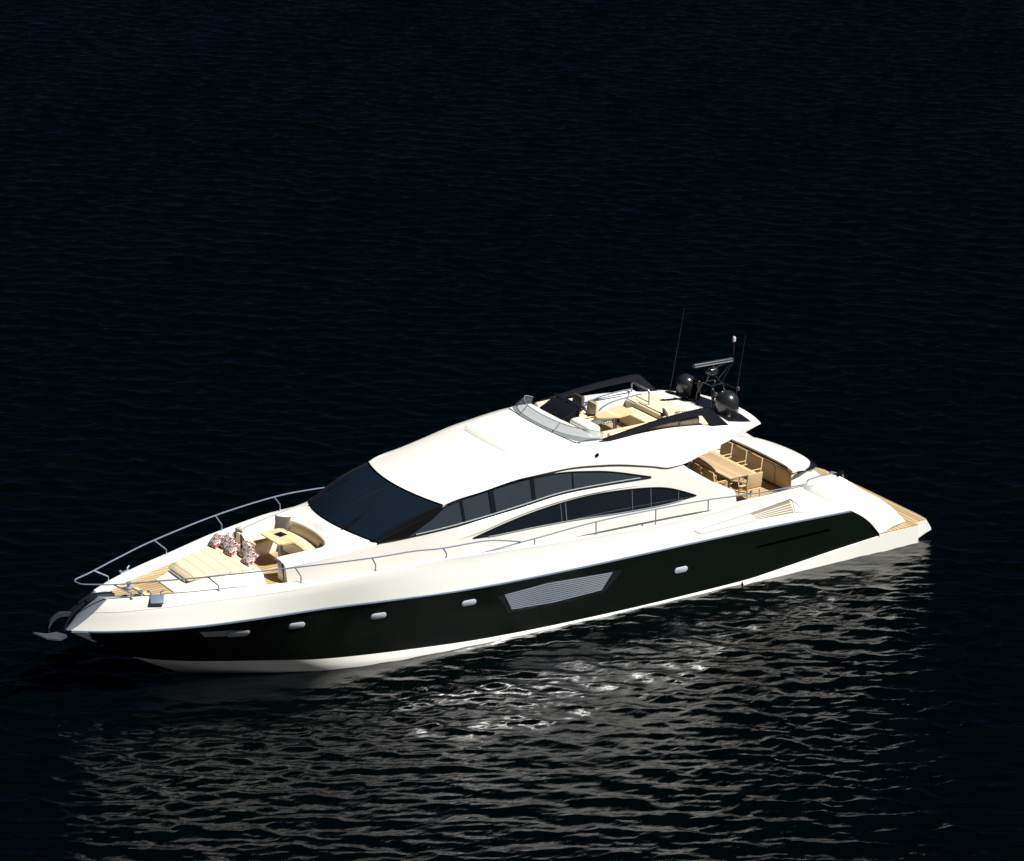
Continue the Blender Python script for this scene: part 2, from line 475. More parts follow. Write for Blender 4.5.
# blunt stem
mb = MB()
kb = tuple(lerp(Kn[-1], Bw[-1], .5)+Vector((0, .012, .012)))
ends = [Rb2[-1], mid_rk(.33)[-1], mid_rk(.67)[-1], Kn[-1], kb, Bw[-1], (26.9, .44, 2.86), (26.62, .52, 2.80)]
rows = []
for e, bulge in zip(ends, (.10, .11, .12, .12, .12, .12, .06, 0)):
    rows.append([(e[0]+bulge*(1-(k/4)**2), e[1]*k/4, e[2]) for k in range(-4, 5)])
mb.loft(rows); mb.build('stem_plate', M['steel_grey'], Yt, 40)
# steel stem guard below the rub rail
mb = MB()
g = []
for k in range(7):
    sl = .985-.36*k/6
    rw = [Vector(tuple(lerp(a, b, sl))) for a, b in zip(Bt, Rb)]
    xe = 27.50-.24*k/6
    f = [p for p in rw if p.x > xe]
    if len(f) < 2: f = rw[-2:]
    f = resample(f, 6)
    g.append([(p.x+.05, max(p.y, .0)+.045, p.z+.01) for p in f])
mb.loft(g); mb.loft([[mir(p) for p in r] for r in g]); mb.loft([[r[-1] for r in g], [(r[-1][0]+.05, 0, r[-1][2]) for r in g], [mir(r[-1]) for r in g]])
mb.build('stem_guard', M['guard'], Yt, 50)
# anchor roller channel on the stem
mb = MB()
ch = [(26.6, .0, 2.86), (27.25, 0, 2.92), (27.68, 0, 2.74), (28.0, 0, 2.46), (28.16, 0, 2.14)]
mb.loft([[(p[0], y, p[2]+dz) for p in cr(ch)] for y, dz in ((-.08, -.08), (-.08, .035), (-.06, .035), (-.06, .0), (.06, .0), (.06, .035), (.08, .035), (.08, -.08))])
mb.build('anchor_roller', M['blackgloss'], Yt, 30)

# decks
mb = MB()
xs = np.linspace(4.3, 27.0, 70)
mb.loft([[(x, (bul_y(x)-.15 if x > 5 else 2.7)*k/6, deck_z(x)) for k in range(-6, 7)] for x in xs])
mb.build('teak_deck', M['teak'], Yt, 40)

# quarter panels and swim platform
I = [(5.0, 2.90, 2.705), (4.1, 2.90, 2.82), (3.55, 2.86, 2.78), (2.5, 2.75, 2.07), (1.55, 2.75, 1.45), (.72, 2.70, .67)]
e0 = [Bw[0], tuple(lerp(Kn[0], Bw[0], .5)+Vector((0, .012, .012))), Kn[0], mid_rk(.67)[0], mid_rk(.33)[0], Rb2[0]]
O = [Vector(p)+Vector((.01, .004, 0)) for p in e0]+[(2.75, 3.11, 1.36), (2.4, 3.1, 1.06), (2.02, 3.07, .62)]
I = resample(cr(I), 22); O = resample(cr(O), 22)
mid = [tuple(lerp(a, b, .5)+Vector((.0, .05, .07))) for a, b in zip(I, O)]
inn = [(p[0], p[1]-.16, p[2]-.02) for p in I]
bot = [(p[0], p[1]-.2, .6) for p in I]
Q = [O, mid, I, inn, bot]
for r_ in (Q, [[mir(p) for p in r] for r in Q]): MB().loft(r_).build('quarter_panel', M['hullwhite'], Yt, 35)
mb = MB()   # closing the topsides aft of the bulwark
tri = [Vector(p) for p in Rb2 if p[0] < 5.6]
plat_poly = [(2.3, 3.14), (.52, 3.12), (.46, 2.84), (-.03, 2.84)]
arc = [(-.03-.0*k, 2.84-5.68*k/12) for k in range(13)]
full = [(2.05, 3.09), (.52, 3.10), (.46, 2.86), (.02, 2.86), (-.02, 2.5), (-.03, 0), (-.02, -2.5), (.1, -2.8), (.35, -2.95), (.6, -3.09), (2.05, -3.09)]
MB().prism(full, .625, .655).build('swim_deck', M['teakx'], Yt, 30)
mb = MB()
sh = [(p[0], p[1]*1.004) for p in full]
def ringz(z, dx=0): return [(p[0]+(dx if p[0] < .3 else 0), p[1], z) for p in sh]
mb.loft([ringz(.02, .45), ringz(.2, .0), ringz(.26, -.2), ringz(.35, -.18), ringz(.622, 0), ], True, True)
mb.build('swim_platform', M['hullwhite'], Yt, 30)
# lower spray moulding along the quarter
mb = MB()
wx = np.linspace(7.2, 1.9, 14)
Q = [[(x, boot_y(x)-.03, boot_z(x)-.005) for x in wx], [(x, boot_y(x)+.055, boot_z(x)-.012) for x in wx], [(x, 3.105, .04) for x in wx], [(x, 2.9, -.1) for x in wx]]
for r_ in (Q, [[mir(p) for p in r] for r in Q]): MB().loft(r_).build('spray_moulding', M['hullwhite'], Yt, 30)

# engine-room air scoop in the topsides
def side_pt(x, z):
    """point on the port topsides at x, z"""
    y0, z0, y1, z1 = rub_y(x), rub_z(x), bul_y(x), bul_z(x)
    s = (z-z0)/max(z1-z0, .01)
    return Vector((x, y0+(y1-y0)*s+.008, z))
def plate(mb, A, B, off, thick=.03, n=10):
    """panel between two (x, z) polylines, laid on the topsides"""
    a = resample([side_pt(*p) for p in A], n); b = resample([side_pt(*p) for p in B], n)
    rows = []
    for k in range(5):
        rows.append([tuple(lerp(p, q, k/4)+Vector((0, off, 0))) for p, q in zip(a, b)])
    mb.loft(rows)
    rim = rows[0]+[r[-1] for r in rows[1:]]+rows[-1][::-1][1:]+[r[0] for r in rows[::-1]][1:-1]
    mb.loft([rim, [(p[0], p[1]-thick, p[2]) for p in rim]], True)
def twin(mb):
    n = len(mb.v); mb.v += [mir(p) for p in mb.v]; mb.f += [tuple(i+n for i in f) for f in mb.f]; return mb
for m_ in (False, True):
    def fin(mb, name, m, par):
        if m_: mb.v = [mir(p) for p in mb.v]
        return mb.build(name, M[m], par, 40)
    mb = MB(); plate(mb, [(9.1, 2.17), (7.0, 2.31), (5.45, 2.44), (4.6, 1.9)], [(8.85, 2.03), (6.8, 1.98), (5.4, 1.9), (4.55, 1.86)], -.002, .05)
    scoop = fin(mb, 'air_scoop', 'cream', Yt)
    mb = MB(); plate(mb, [(6.98, 2.28), (6.2, 2.35), (5.5, 2.41)], [(6.75, 2.08), (6.2, 2.05), (5.38, 2.02)], .004, .03); fin(mb, 'grating', 'mesh', scoop)
    mb = MB(); plate(mb, [(9.05, 2.165), (8.0, 2.235), (7.0, 2.295)], [(8.85, 2.05), (8.0, 2.06), (6.78, 2.06)], .012, .03); fin(mb, 'scoop_lip', 'hullwhite', scoop)
    mb = MB(); plate(mb, [(5.42, 2.42), (5.2, 2.28), (5.0, 2.05)], [(5.34, 2.02), (5.2, 1.98), (5.02, 1.95)], .012, .03); fin(mb, 'scoop_lip', 'hullwhite', scoop)
    mb = MB(); mb.tube([side_pt(x, z)+Vector((0, .004, 0)) for x, z in ((9.1, 2.175), (8, 2.245), (7.0, 2.305), (6.2, 2.375), (5.47, 2.435), (5.25, 2.25), (5.02, 2.0))], [.004, .009, .012, .014, .016, .014, .006], 6); fin(mb, 'scoop_shade_line', 'greyline', scoop)  # grey tube painting the dark shadow line round the scoop recess
    for q in (.22, .42, .62, .82):
        xa, za, xb, zb = 6.98-.23*q, 2.28-.2*q, 5.5-.12*q, 2.41-.39*q
        mb = MB(); plate(mb, [(xa, za), (xb, zb)], [(xa, za-.025), (xb, zb-.032)], .012, .02); fin(mb, 'grating_bar', 'line', scoop)

# things let into the dark band
BG = []
for q in range(21):
    r = np.array([tuple(p) for p in band_mid(q/20)]); BG.append(r)
def band_pt(x, z, off=.01):
    ys = [np.interp(x, r[:, 0], r[:, 1]) for r in BG]; zs = [np.interp(x, r[:, 0], r[:, 2]) for r in BG]
    return Vector((x, float(np.interp(z, zs, ys))+off, z))
def capsule(mb, cx, cz, w, h, off, slope=0, th=.03, nrm=1):
    ring = []
    for k in range(24):
        a = 2*math.pi*k/24
        c, s_ = math.cos(a), math.sin(a)
        px = (w-h)/2*(1 if c > 0 else -1)+h/2*c; pz = h/2*s_
        ring.append((cx+px, cz+pz+px*slope))
    o = [band_pt(x, z, off) for x, z in ring]; i = [band_pt(cx+(x-cx)*.86, cz+(z-cz)*.72, off+th*.6) for x, z in ring]; b = [band_pt(x, z, off-th) for x, z in ring]
    mb.loft([b, o, i], True); mb.add(i, [tuple(range(24))]); return mb
for x, z in ((9.53, 1.02), (16.88, 1.52), (19.7, 1.63), (22.1, 1.72)):
    for m in (False, True):
        mb = MB(); capsule(mb, x, z, .47, .2, .02, .0)
        if m: mb.v = [mir(p) for p in mb.v]
        mb.build('porthole', M['port'], Yt, 50)
# louvred air intake
def intake(m):
    mb = MB()
    n = 10
    top = resample([band_pt(15.72, 1.55, 0), band_pt(14.27, 1.62, 0), band_pt(12.02, 1.49, 0)], 24)
    low = resample([band_pt(15.40, .97, 0), band_pt(14.0, .89, 0), band_pt(12.36, .95, 0)], 24)
    rim = MB()
    big = resample([band_pt(15.93, 1.52, .006), band_pt(14.27, 1.68, .006), band_pt(11.65, 1.48, .006)], 24); bil = resample([band_pt(15.5, .88, .006), band_pt(14.0, .82, .006), band_pt(12.3, .86, .006)], 24)
    rim.loft([big, bil])
    for k in range(n):
        a = k/n; b = (k+.62)/n
        r0 = [lerp(p, q, a)+Vector((0, .012, 0)) for p, q in zip(top, low)]
        r1 = [lerp(p, q, b)+Vector((0, .022, 0)) for p, q in zip(top, low)]
        r2 = [lerp(p, q, b)+Vector((0, .012, 0)) for p, q in zip(top, low)]
        mb.loft([r0, r1, r2])
    if m:
        mb.v = [mir(p) for p in mb.v]; rim.v = [mir(p) for p in rim.v]
    o = rim.build('intake_recess', M['blackgloss'], Yt, 40)
    mb.build('louvre', M['grille'], o, 0)
intake(False); intake(True)
# anchor pocket windows at the bow, recessed line aft
for m in (False, True):
    mb = MB()
    a = [(24.80, 1.87), (24.3, 1.84), (23.6, 1.80)]; b = [(24.58, 1.64), (24.2, 1.62), (23.55, 1.58)]
    A = resample([band_pt(x, z, .012) for x, z in a], 8); B = resample([band_pt(x, z, .012) for x, z in b], 8)
    mb.loft([A, B])
    mb2 = MB(); capsule(mb2, 23.72, 1.68, .62, .22, .03, 0)
    if m: mb.v = [mir(p) for p in mb.v]; mb2.v = [mir(p) for p in mb2.v]
    o = mb.build('bow_window', M['bowglass'], Yt, 30); mb2.build('pane', M['port'], o, 50)
    mb = MB()
    mb.loft([[band_pt(x, z, .006) for x in np.linspace(6.77, 3.99, 12)] for z in (1.21, 1.14)])
    if m: mb.v = [mir(p) for p in mb.v]
    mb.build('hull_slot', M['void'], Yt, 0)

# ---- superstructure sides
base = spl([(25.05, .56), (24.36, .92), (22.5, 1.52), (22, 1.66), (21, 1.88), (19.3, 2.12), (17, 2.4), (14, 2.52), (8, 2.52), (6.8, 2.48)])
def wall(x, z): return base(x)-.2*(z-3)
def W(x, z, off=0.): return Vector((x, wall(x, z)+off, z))
ztop = spl([(22.03, 3.27), (21, 3.38), (20, 3.47), (19.3, 3.52), (18.3, 3.88), (17.2, 4.28), (16, 4.5), (14.5, 4.68), (13.1, 4.70), (11.6, 4.58), (10.1, 4.3), (9.45, 4.15), (9.02, 4.04), (8.74, 3.83), (8.27, 3.51), (7.79, 3.20), (7.44, 3.02), (7.17, 2.88)])
xs = list(np.linspace(22.03, 19.3, 10))+list(np.linspace(19.1, 9.2, 50))+list(np.linspace(9.0, 7.17, 18))
rows = []
for x in xs:
    zt = ztop(x); zd = deck_z(x)-.05
    r = [W(x, zd+(zt-zd)*k/8) for k in range(8)]
    e = .10*min(1, max(.1, (x-19.3)/1.2)) if x > 19 else (.08 if x < 9.1 else .01)
    p = W(x, zt-e)
    r += [p, W(x, zt-.3*e, -.3*e), W(x, zt, -e)]
    r += [W(x, zt, -.22), Vector((x, wall(x, zd)-.24, zd))]
    rows.append([tuple(q) for q in r])
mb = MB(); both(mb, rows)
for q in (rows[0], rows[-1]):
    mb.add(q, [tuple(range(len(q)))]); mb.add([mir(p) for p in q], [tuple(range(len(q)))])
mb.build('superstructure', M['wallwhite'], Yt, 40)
# swept moulding between the two rows of side glass
mb = MB()
sw_t = [W(x, z, .035) for x, z in ((18.6, 3.38), (16.2, 3.62), (14.6, 3.74), (13.2, 3.86), (11.6, 3.82), (10.4, 3.74), (9.6, 3.66), (9.1, 3.58))]
sw_b = [W(x, z, .035) for x, z in ((18.4, 3.12), (16.5, 3.27), (15.3, 3.50), (14.1, 3.68), (12.77, 3.76), (11.5, 3.74), (10.4, 3.65), (9.7, 3.58), (9.2, 3.52))]
a = resample(cr(sw_t), 40); b = resample(cr(sw_b), 40)
for i in range(40):
    fd = -.055*(1-min(1, min(i, 39-i)/12))
    a[i].y += fd; b[i].y += fd
rows = [[p-Vector((0, .05, -.04)) for p in a], a, b, [p-Vector((0, .05, .03)) for p in b]]
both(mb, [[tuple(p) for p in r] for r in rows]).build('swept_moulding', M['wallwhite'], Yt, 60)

# side glazing
def pane(name, top, low, off, n=48, mirror=False, material='side_glass', parent=None):
    a = resample(cr([W(x, z, off) for x, z in top]), n); b = resample(cr([W(x, z, off) for x, z in low]), n)
    mb = MB()
    mb.loft([[tuple(lerp(p, q, k/4)) for p, q in zip(a, b)] for k in range(5)])
    rim = a+b[::-1][1:-1]
    mb.loft([[tuple(p) for p in rim], [(p[0], p[1]-.04, p[2]) for p in rim]], True)
    if mirror: mb.v = [mir(p) for p in mb.v]
    return mb.build(name, M[material], parent or Yt, 30), a, b
UT = [(19.28, 3.555), (18.3, 3.85), (17.1, 4.25), (16.27, 4.40), (15.29, 4.51), (14.5, 4.57), (13.28, 4.54), (12.3, 4.41), (11.45, 4.24), (10.15, 3.86)]
UL = [(19.28, 3.53), (18.45, 3.55), (17.2, 3.62), (15.9, 3.72), (14.6, 3.84), (13.28, 3.95), (11.63, 3.92), (10.15, 3.85)]
LT = [(16.34, 3.20), (15.29, 3.43), (14.1, 3.61), (12.77, 3.70), (11.55, 3.68), (10.3, 3.56), (9.48, 3.39), (8.62, 3.03)]
LL = [(16.34, 3.17), (15.6, 3.14), (14.35, 3.14), (12.85, 3.09), (11.2, 2.99), (9.75, 2.95), (8.62, 3.0)]
for m in (False, True):
    s = (lambda p: mir(p)) if m else (lambda p: p)
    o, a, b = pane('upper_side_window', UT, UL, .012, mirror=m)
    t = MB(); t.tube([s(tuple(p+Vector((0, .01, .03)))) for p in b[6:-2]], .022, 6); t.build('pane_reflection_line', M['greyline'], o)  # grey tube painting the reflection along the bottom of the pane
    f = MB(); f.tube([s(tuple(p+Vector((0, .01, .0)))) for p in a], .02, 6); f.tube([s(tuple(p+Vector((0, .01, -.01)))) for p in b], .016, 6); f.build('window_frame', M['black'], o)
    for i, w in ((14, .045), (19, .085), (26, .065), (33, .02)):
        mu = MB(); p, q = a[i], b[i]
        v = [p+Vector((w, .016, 0)), p+Vector((-w, .016, 0)), q+Vector((-w, .016, 0)), q+Vector((w, .016, 0))]
        mu.add([s(tuple(x)) for x in v], [(0, 1, 2, 3)]); mu.build('window_mullion', M['lowglass'], o, 0)
    pil = MB()
    v = [W(19.27, 3.545, .02), W(18.3, 3.84, .02), W(17.1, 4.245, .02), W(17.5, 3.98, .02), W(18.05, 3.70, .02), W(18.35, 3.565, .02)]
    pil.add([s(tuple(x)) for x in v], [(0, 1, 4, 5), (1, 2, 3, 4)]); pil.build('windscreen_pillar', M['black'], o, 0)
    o, a, b = pane('lower_side_window', LT, LL, .012, mirror=m, material='lowglass')
    t = MB(); t.tube([s(tuple(p+Vector((0, .006, .012)))) for p in b[3:-3]], .014, 6); t.build('pane_reflection_line', M['greyline'], o)  # same painted reflection line, thinner, on the lower pane
    f = MB(); f.tube([s(tuple(p+Vector((0, .01, .0)))) for p in a], .018, 6); f.build('window_frame', M['black'], o)
    for i in (18, 19, 33, 37, 43):
        mu = MB(); mu.tube([s(tuple(a[i]+Vector((0, .012, -.02)))), s(tuple(b[i]+Vector((0, .012, .02))))], .009 if i != 19 else .014, 6)
        mu.build('window_mullion', M['greyline'], o, 0)
mb = MB(); mb.box((8.75, 0, 3.05), (.08, 4.6, 2.0), bev=.01); mb.build('saloon_door', M['side_glass'], Yt)

# ---- windscreen
def wb(t): return Vector((19.30+.5*(1-t*t), 1.97*t, 3.53+.14*(1-t*t)))
def wt(t): return Vector((17.20+.40*(1-t*t), 2.15*t, 4.29+.06*(1-t*t)))
T = [i/12 for i in range(-12, 13)]
mb = MB()
rows = []
for k in range(9):
    s = k/8
    rows.append([tuple(lerp(wb(t), wt(t), s)+Vector((.05, 0, .10))*math.sin(math.pi*s)) for t in T])
mb.loft(rows)
ws = mb.build('windscreen', M['glass'], Yt, 60)
def wsp(t, s, off=.015): return lerp(wb(t), wt(t), s)+Vector((.05, 0, .10))*math.sin(math.pi*s)+Vector((.3, 0, .95))*off
fr = MB()
fr.tube([wsp(t, 0, .01) for t in T], .022, 6); fr.tube([wsp(t, 1, .01) for t in T], .022, 6)
for t in (-.995, .995): fr.tube([wsp(t, k/8, .0) for k in range(9)], .02, 6)
fr.build('windscreen_frame', M['black'], ws)
for sg in (1, -1):
    f = MB(); r0 = []; r1 = []; r2 = []
    for k in range(13):
        sl = k/12; p = wsp(sg*1.0, sl, .002); x = 19.30-2.1*sl; z = ztop(x)
        r0.append(p); r2.append(Vector((x, sg*(wall(x, z-.03)+.022), z-.035))); r1.append(lerp(p, r2[-1], .5)+Vector((0, sg*.002, -.004)))
    f.loft([r0, r1, r2]); f.build('windscreen_pillar', M['black'], ws)
for t in (0.0,):
    f = MB(); f.tube([wsp(t, k/8, .0) for k in range(9)], .022, 6); f.build('windscreen_mullion', M['black'], ws)
for t in (.955, -.955):
    f = MB(); f.tube([wsp(t, .02+.96*k/8, .0) for k in range(9)], .016, 6); f.build('windscreen_mullion', M['black'], ws)
for t0, t1 in ((.42, .36), (-.78, -.72)):
    f = MB()
    f.tube([wsp(t0, -.03, .03), wsp(t0+.01, .25, .06), wsp(t1, .62, .04)], [.022, .018, .012], 6)
    f.tube([wsp(t0+.05, .02, .03), wsp(t0+.02, .3, .05)], .012, 6)
    f.build('wiper', M['black'], ws)

# ---- foredeck coachroof ring round the cockpit
rimh = [(22.03, 1.13, 3.31), (21.5, 1.28, 3.38), (21.0, 1.39, 3.42), (20.72, 1.41, 3.44), (20.48, 1.27, 3.46), (20.33, .95, 3.47), (20.25, .5, 3.48), (20.22, 0, 3.48)]
rim = [Vector(p) for p in rimh]+[Vector(mir(p)) for p in rimh[::-1][1:]]
rim = resample(cr(rim, 8), 61)
outer_h = [W(x, ztop(x), -.10) for x in np.linspace(22.03, 19.42, 10)]+[wb(t)+Vector((.03, 0, -.01)) for t in np.linspace(.93, 0, 9)]
outer = outer_h+[Vector(mir(p)) for p in outer_h[::-1][1:]]
outer = resample(outer, 61)
mb = MB()
mb.loft([[tuple(lerp(a, b, s)+Vector((0, 0, .03*math.sin(math.pi*s)))) for a, b in zip(outer, rim)] for s in (0, .25, .5, .75, 1)])
for i in (0, -1):
    a, b = outer[i], rim[i]
    mb.add([a, b, (b.x, b.y, 2.7), (a.x, a.y, 2.7)], [(0, 1, 2, 3)])
mb.build('coachroof', M['white'], Yt, 40)
def inset(P, dist, z=None, dz=0):
    out = []
    for i, p in enumerate(P):
        a = P[max(i-1, 0)]; b = P[min(i+1, len(P)-1)]
        t = Vector((b.x-a.x, b.y-a.y, 0)).normalized(); n = Vector((-t.y, t.x, 0))
        if n.dot(Vector((21.6, 0, 0))-Vector((p.x, p.y, 0))) < 0: n = -n
        q = p+n*dist; out.append(Vector((q.x, q.y, (p.z+dz) if z is None else z)))
    return out
r1 = inset(rim, .05, dz=.035); r2 = inset(rim, .10, dz=0.0)
mb = MB(); mb.loft([[tuple(p) for p in r] for r in (rim, inset(rim, .015, dz=.03), r1, r2)]); mb.build('cockpit_coaming', M['cream'], Yt, 60)
back = [r2, inset(rim, .14, dz=-.05), inset(rim, .20, z=3.17)]
mb = MB(); mb.loft([[tuple(p) for p in r] for r in back]); mb.build('seat_back', M['cushion'], Yt, 50)
def cockpit_in(d, z):
    q = inset(rim, d, z)
    return q
seat = [cockpit_in(.19, 3.15), cockpit_in(.22, 3.18), cockpit_in(.58, 3.18), cockpit_in(.62, 3.15), cockpit_in(.60, 3.06)]
n0, n1 = 18, 60
mb = MB(); mb.loft([[tuple(p) for p in r[9:]] for r in seat])
mb.build('seat_cushion', M['cushion'], Yt, 50)
mb = MB(); mb.loft([[tuple(p) for p in r[9:]] for r in (cockpit_in(.60, 3.07), cockpit_in(.60, 2.73))])
a = [cockpit_in(d_, z_)[-1] for d_, z_ in ((.1, 3.16), (.60, 3.16), (.60, 2.73), (.1, 2.73))]
mb.add(a, [(0, 1, 2, 3)]); mb.build('seat_base', M['cream'], Yt, 50)
mb = MB(); mb.box((21.9, -1.33, 3.16), (.16, .36, .5), bev=.03, rz=R(10)); mb.build('seat_end_panel', M['grey'], Yt)

# fixed foredeck table
mb = MB()
tp = [(21.68, -.52), (21.66, .50), (21.55, .57), (21.08, .60), (20.98, .5), (20.95, -.5), (21.05, -.6), (21.6, -.6)]
mb.prism(tp, 3.44, 3.48); o = mb.build('foredeck_table', M['pale'], Yt, 30)
mb = MB(); mb.lathe([(.2, 2.735), (.2, 2.76), (.07, 2.79), (.065, 3.40), (.12, 3.44)], (21.33, 0, 0), 16); mb.build('pedestal', M['steel'], o)

# sunpad plinth
pb = [(25.0, .57), (24.36, .92), (23.4, 1.25), (22.6, 1.49)]
rows = []
for x, yb, zt, yt, xt in ((25.02, .57, 2.98, .50, 24.62), (24.7, .74, 3.0, .62, 24.5), (24.3, .95, 3.02, .80, 24.25), (23.6, 1.18, 3.06, 1.02, 23.6), (23.0, 1.37, 3.1, 1.2, 23.0), (22.6, 1.49, 3.12, 1.3, 22.6)):
    rows.append([(x, yb, 2.70), (x, yb, 2.76), (xt+.02*0, yt+.03, zt-.05), (xt, yt-.04, zt), (xt, 0, zt+.01), (xt, -yt+.04, zt), (xt, -yt-.03, zt-.05), (x, -yb, 2.76), (x, -yb, 2.70)])
mb = MB(); mb.loft(rows); mb.add(rows[0], [(0, 1, 7, 8), (1, 2, 6, 7), (2, 3, 5, 6), (3, 4, 5)]); mb.add(rows[-1], [(0, 1, 7, 8), (1, 2, 6, 7), (2, 3, 5, 6), (3, 4, 5)])
mb.build('sunpad_plinth', M['white'], Yt, 25)
rows = []
for x, w, z in ((24.60, .58, 3.0), (24.58, .62, 3.03), (24.36, .70, 3.12), (24.28, .74, 3.14), (23.6, .93, 3.19), (23.1, 1.05, 3.23), (22.75, 1.12, 3.25), (22.68, 1.12, 3.22), (22.66, 1.12, 3.1)):
    zb = min(z, 3.0+.05*(24.6-x)) if x > 22.7 else 3.08
    rows.append([(x, w, zb), (x, w, z-.04 if z > 3.05 else z), (x, w-.04, z), (x, w*.5, z+.012), (x, 0, z+.015), (x, -w*.5, z+.012), (x, -w+.04, z), (x, -w, z-.04 if z > 3.05 else z), (x, -w, zb)])
mb = MB(); mb.loft(rows); mb.build('sunpad', M['padseam'], Yt, 35)

# ---- roof and flybridge coaming
lip_y = spl([(17.2, 2.16), (16.9, 2.2), (16, 2.26), (14.5, 2.30), (13.1, 2.26), (11.6, 2.29), (10.1, 2.34), (9.45, 2.37), (9.1, 2.36), (8.34, 2.28), (7.3, 2.11), (6.4, 1.88), (5.6, 1.58)])
lip_z = spl([(17.2, 4.285), (16.9, 4.38), (16, 4.49), (14.5, 4.66), (13.1, 4.65), (11.6, 4.50), (10.1, 4.185), (9.45, 4.03), (9.1, 4.03), (8.34, 4.14), (7.3, 4.32), (6.4, 4.42), (5.6, 4.455)])
sh_y = spl([(17.2, 2.15), (16.3, 2.08), (15.2, 2.05), (14.4, 2.04), (12.9, 2.02), (12.4, 1.99), (9, 1.98), (7, 1.93), (6.2, 1.8), (5.6, 1.57)])
sh_z = spl([(17.2, 4.30), (16.3, 4.52), (15.2, 4.76), (14.4, 4.94), (13.9, 5.01), (12.9, 5.13), (12.4, 5.17), (11, 5.10), (10.25, 5.085), (9.15, 5.03), (7.7, 4.87), (7, 4.78), (6.2, 4.6), (5.6, 4.48)])
def side_rows(x):
    L = Vector((x, lip_y(x), lip_z(x))); S = Vector((x, sh_y(x), sh_z(x)))
    h = max(S.z-L.z, 0)
    e = min(1, h/.25)
    pts = [L+Vector((0, -.14*e, -.01)), L+Vector((0, -.03*e, -.02*e)), L, L+Vector((0, .0, .03*e))]
    for s, bl in ((.25, .10), (.5, .135), (.75, .10), (.92, .04)):
        p = lerp(L, S, s); p.y += bl*min(1, h/.5)*.7; p.z += .02*e*bl*5; pts.append(p)
    pts.append(S); return pts
xf = list(np.linspace(17.2, 12.4, 40))
mb = MB()
K = [i/8 for i in range(8, -9, -1)]
rows = []
for x in xf:
    f = (x-12.4)/4.8
    side = side_rows(x)
    b = .20+.20*f; c = .06+.05*math.sin(math.pi*f)
    S = side[-1]
    top = [Vector((x+b*(1-k*k), S.y*k, S.z+c*(1-k*k)**.8 if abs(k) < 1 else S.z)) for k in K[1:-1]]
    rows.append([tuple(p) for p in side]+[tuple(p) for p in top]+[mir(p) for p in side[::-1]])
mb.loft(rows)
mb.build('roof', M['white'], Yt, 45)
# slightly raised sun-roof panel
mb = MB()
def roof_z(x, k):
    # x = station plus bow of the crown
    f = (x-12.4)/4.8; b = .20+.20*f; xs_ = x
    return Vector((xs_+b*(1-k*k), sh_y(xs_)*k, sh_z(xs_)+(.06+.05*math.sin(math.pi*f))*(1-k*k)**.8))
rows = []
for i, x in enumerate(np.linspace(14.15, 12.5, 12)):
    rows.append([tuple(roof_z(x, k)+Vector((0, 0, .0 if (i == 0 or abs(k) > .76) else .03))) for k in np.linspace(.78, -.78, 21)])
mb.loft(rows); mb.build('sunroof_panel', M['white'], Yt, 20)
mb = MB(); kk = np.linspace(-.66, .52, 20)
mb.loft([[roof_z(x, k)+Vector((0, 0, dz)) for k in kk] for x, dz in ((14.24, .0), (14.22, .012), (14.02, .036), (13.97, .028))]); mb.build('sunroof_frame', M['panelwhite'], Yt, 60)
mb = MB(); mb.tube([roof_z(x, -.70)+Vector((0, 0, .035)) for x in np.linspace(14.1, 12.5, 12)], .014, 6); mb.build('sunroof_track', M['steel_grey'], Yt)
# flybridge sides
xa = list(np.linspace(12.4, 5.6, 50))
rows = []
for x in xa:
    side = side_rows(x); S = side[-1]
    w = .16 if x > 7.3 else .16*max(0, (x-5.6)/1.7)
    rows.append([tuple(p) for p in side]+[(x, S.y-w*.3, S.z+.02), (x, S.y-w, S.z+.015), (x, S.y-w-.02*(x > 7.3), 4.5 if x > 7.4 else S.z+.0)])
mb = MB(); both(mb, rows)
mb.build('flybridge_coaming', M['white'], Yt, 45)
# aft top deck of the flybridge, soffit, floor
rows = []
for x in np.linspace(7.45, 5.6, 12):
    y = sh_y(x)-.16*max(0, (x-5.6)/1.85); z = sh_z(x)+.012
    f = (7.45-x)/1.85
    rows.append([(x-.26*f*(1-k*k), y*k, z+.02*(1-k*k)) for k in K])
last = [(p[0], p[1], p[2]-.03) for p in rows[-1]]
mb = MB(); mb.loft(rows+[last]); mb.build('flybridge_aft_deck', M['white'], Yt, 40)
rows = []
for x in np.linspace(9.6, 5.6, 16):
    f = max(0, (7.45-x)/1.85)
    rows.append([(x-.26*f*(1-k*k), (lip_y(x)-.1*min(1, (x-5.6)/2))*k, lip_z(x)-.005+.03*(1-k*k)*(x > 6)) for k in K])
mb = MB(); mb.loft(rows); mb.build('cockpit_ceiling', M['cream'], Yt, 40)
mb = MB(); mb.box((9.85, 0, 4.53), (4.9, 3.6, .04)); mb.build('flybridge_floor', M['teak'], Yt)
mb = MB(); mb.box((7.43, 0, 4.68), (.06, 3.5, .36)); mb.build('flybridge_bulkhead', M['white'], Yt)

# dash behind the windscreen
rows = []
for x, z in ((12.62, 5.22), (12.3, 5.24), (11.75, 5.20), (11.62, 5.14), (11.6, 4.54)):
    b = .16 if x > 12 else .06
    rows.append([(x-b*k*k, 1.86*k, z+.02*(1-k*k)*(z > 5)) for k in K])
mb = MB(); mb.loft(rows); mb.build('dashboard', M['white'], Yt, 30)
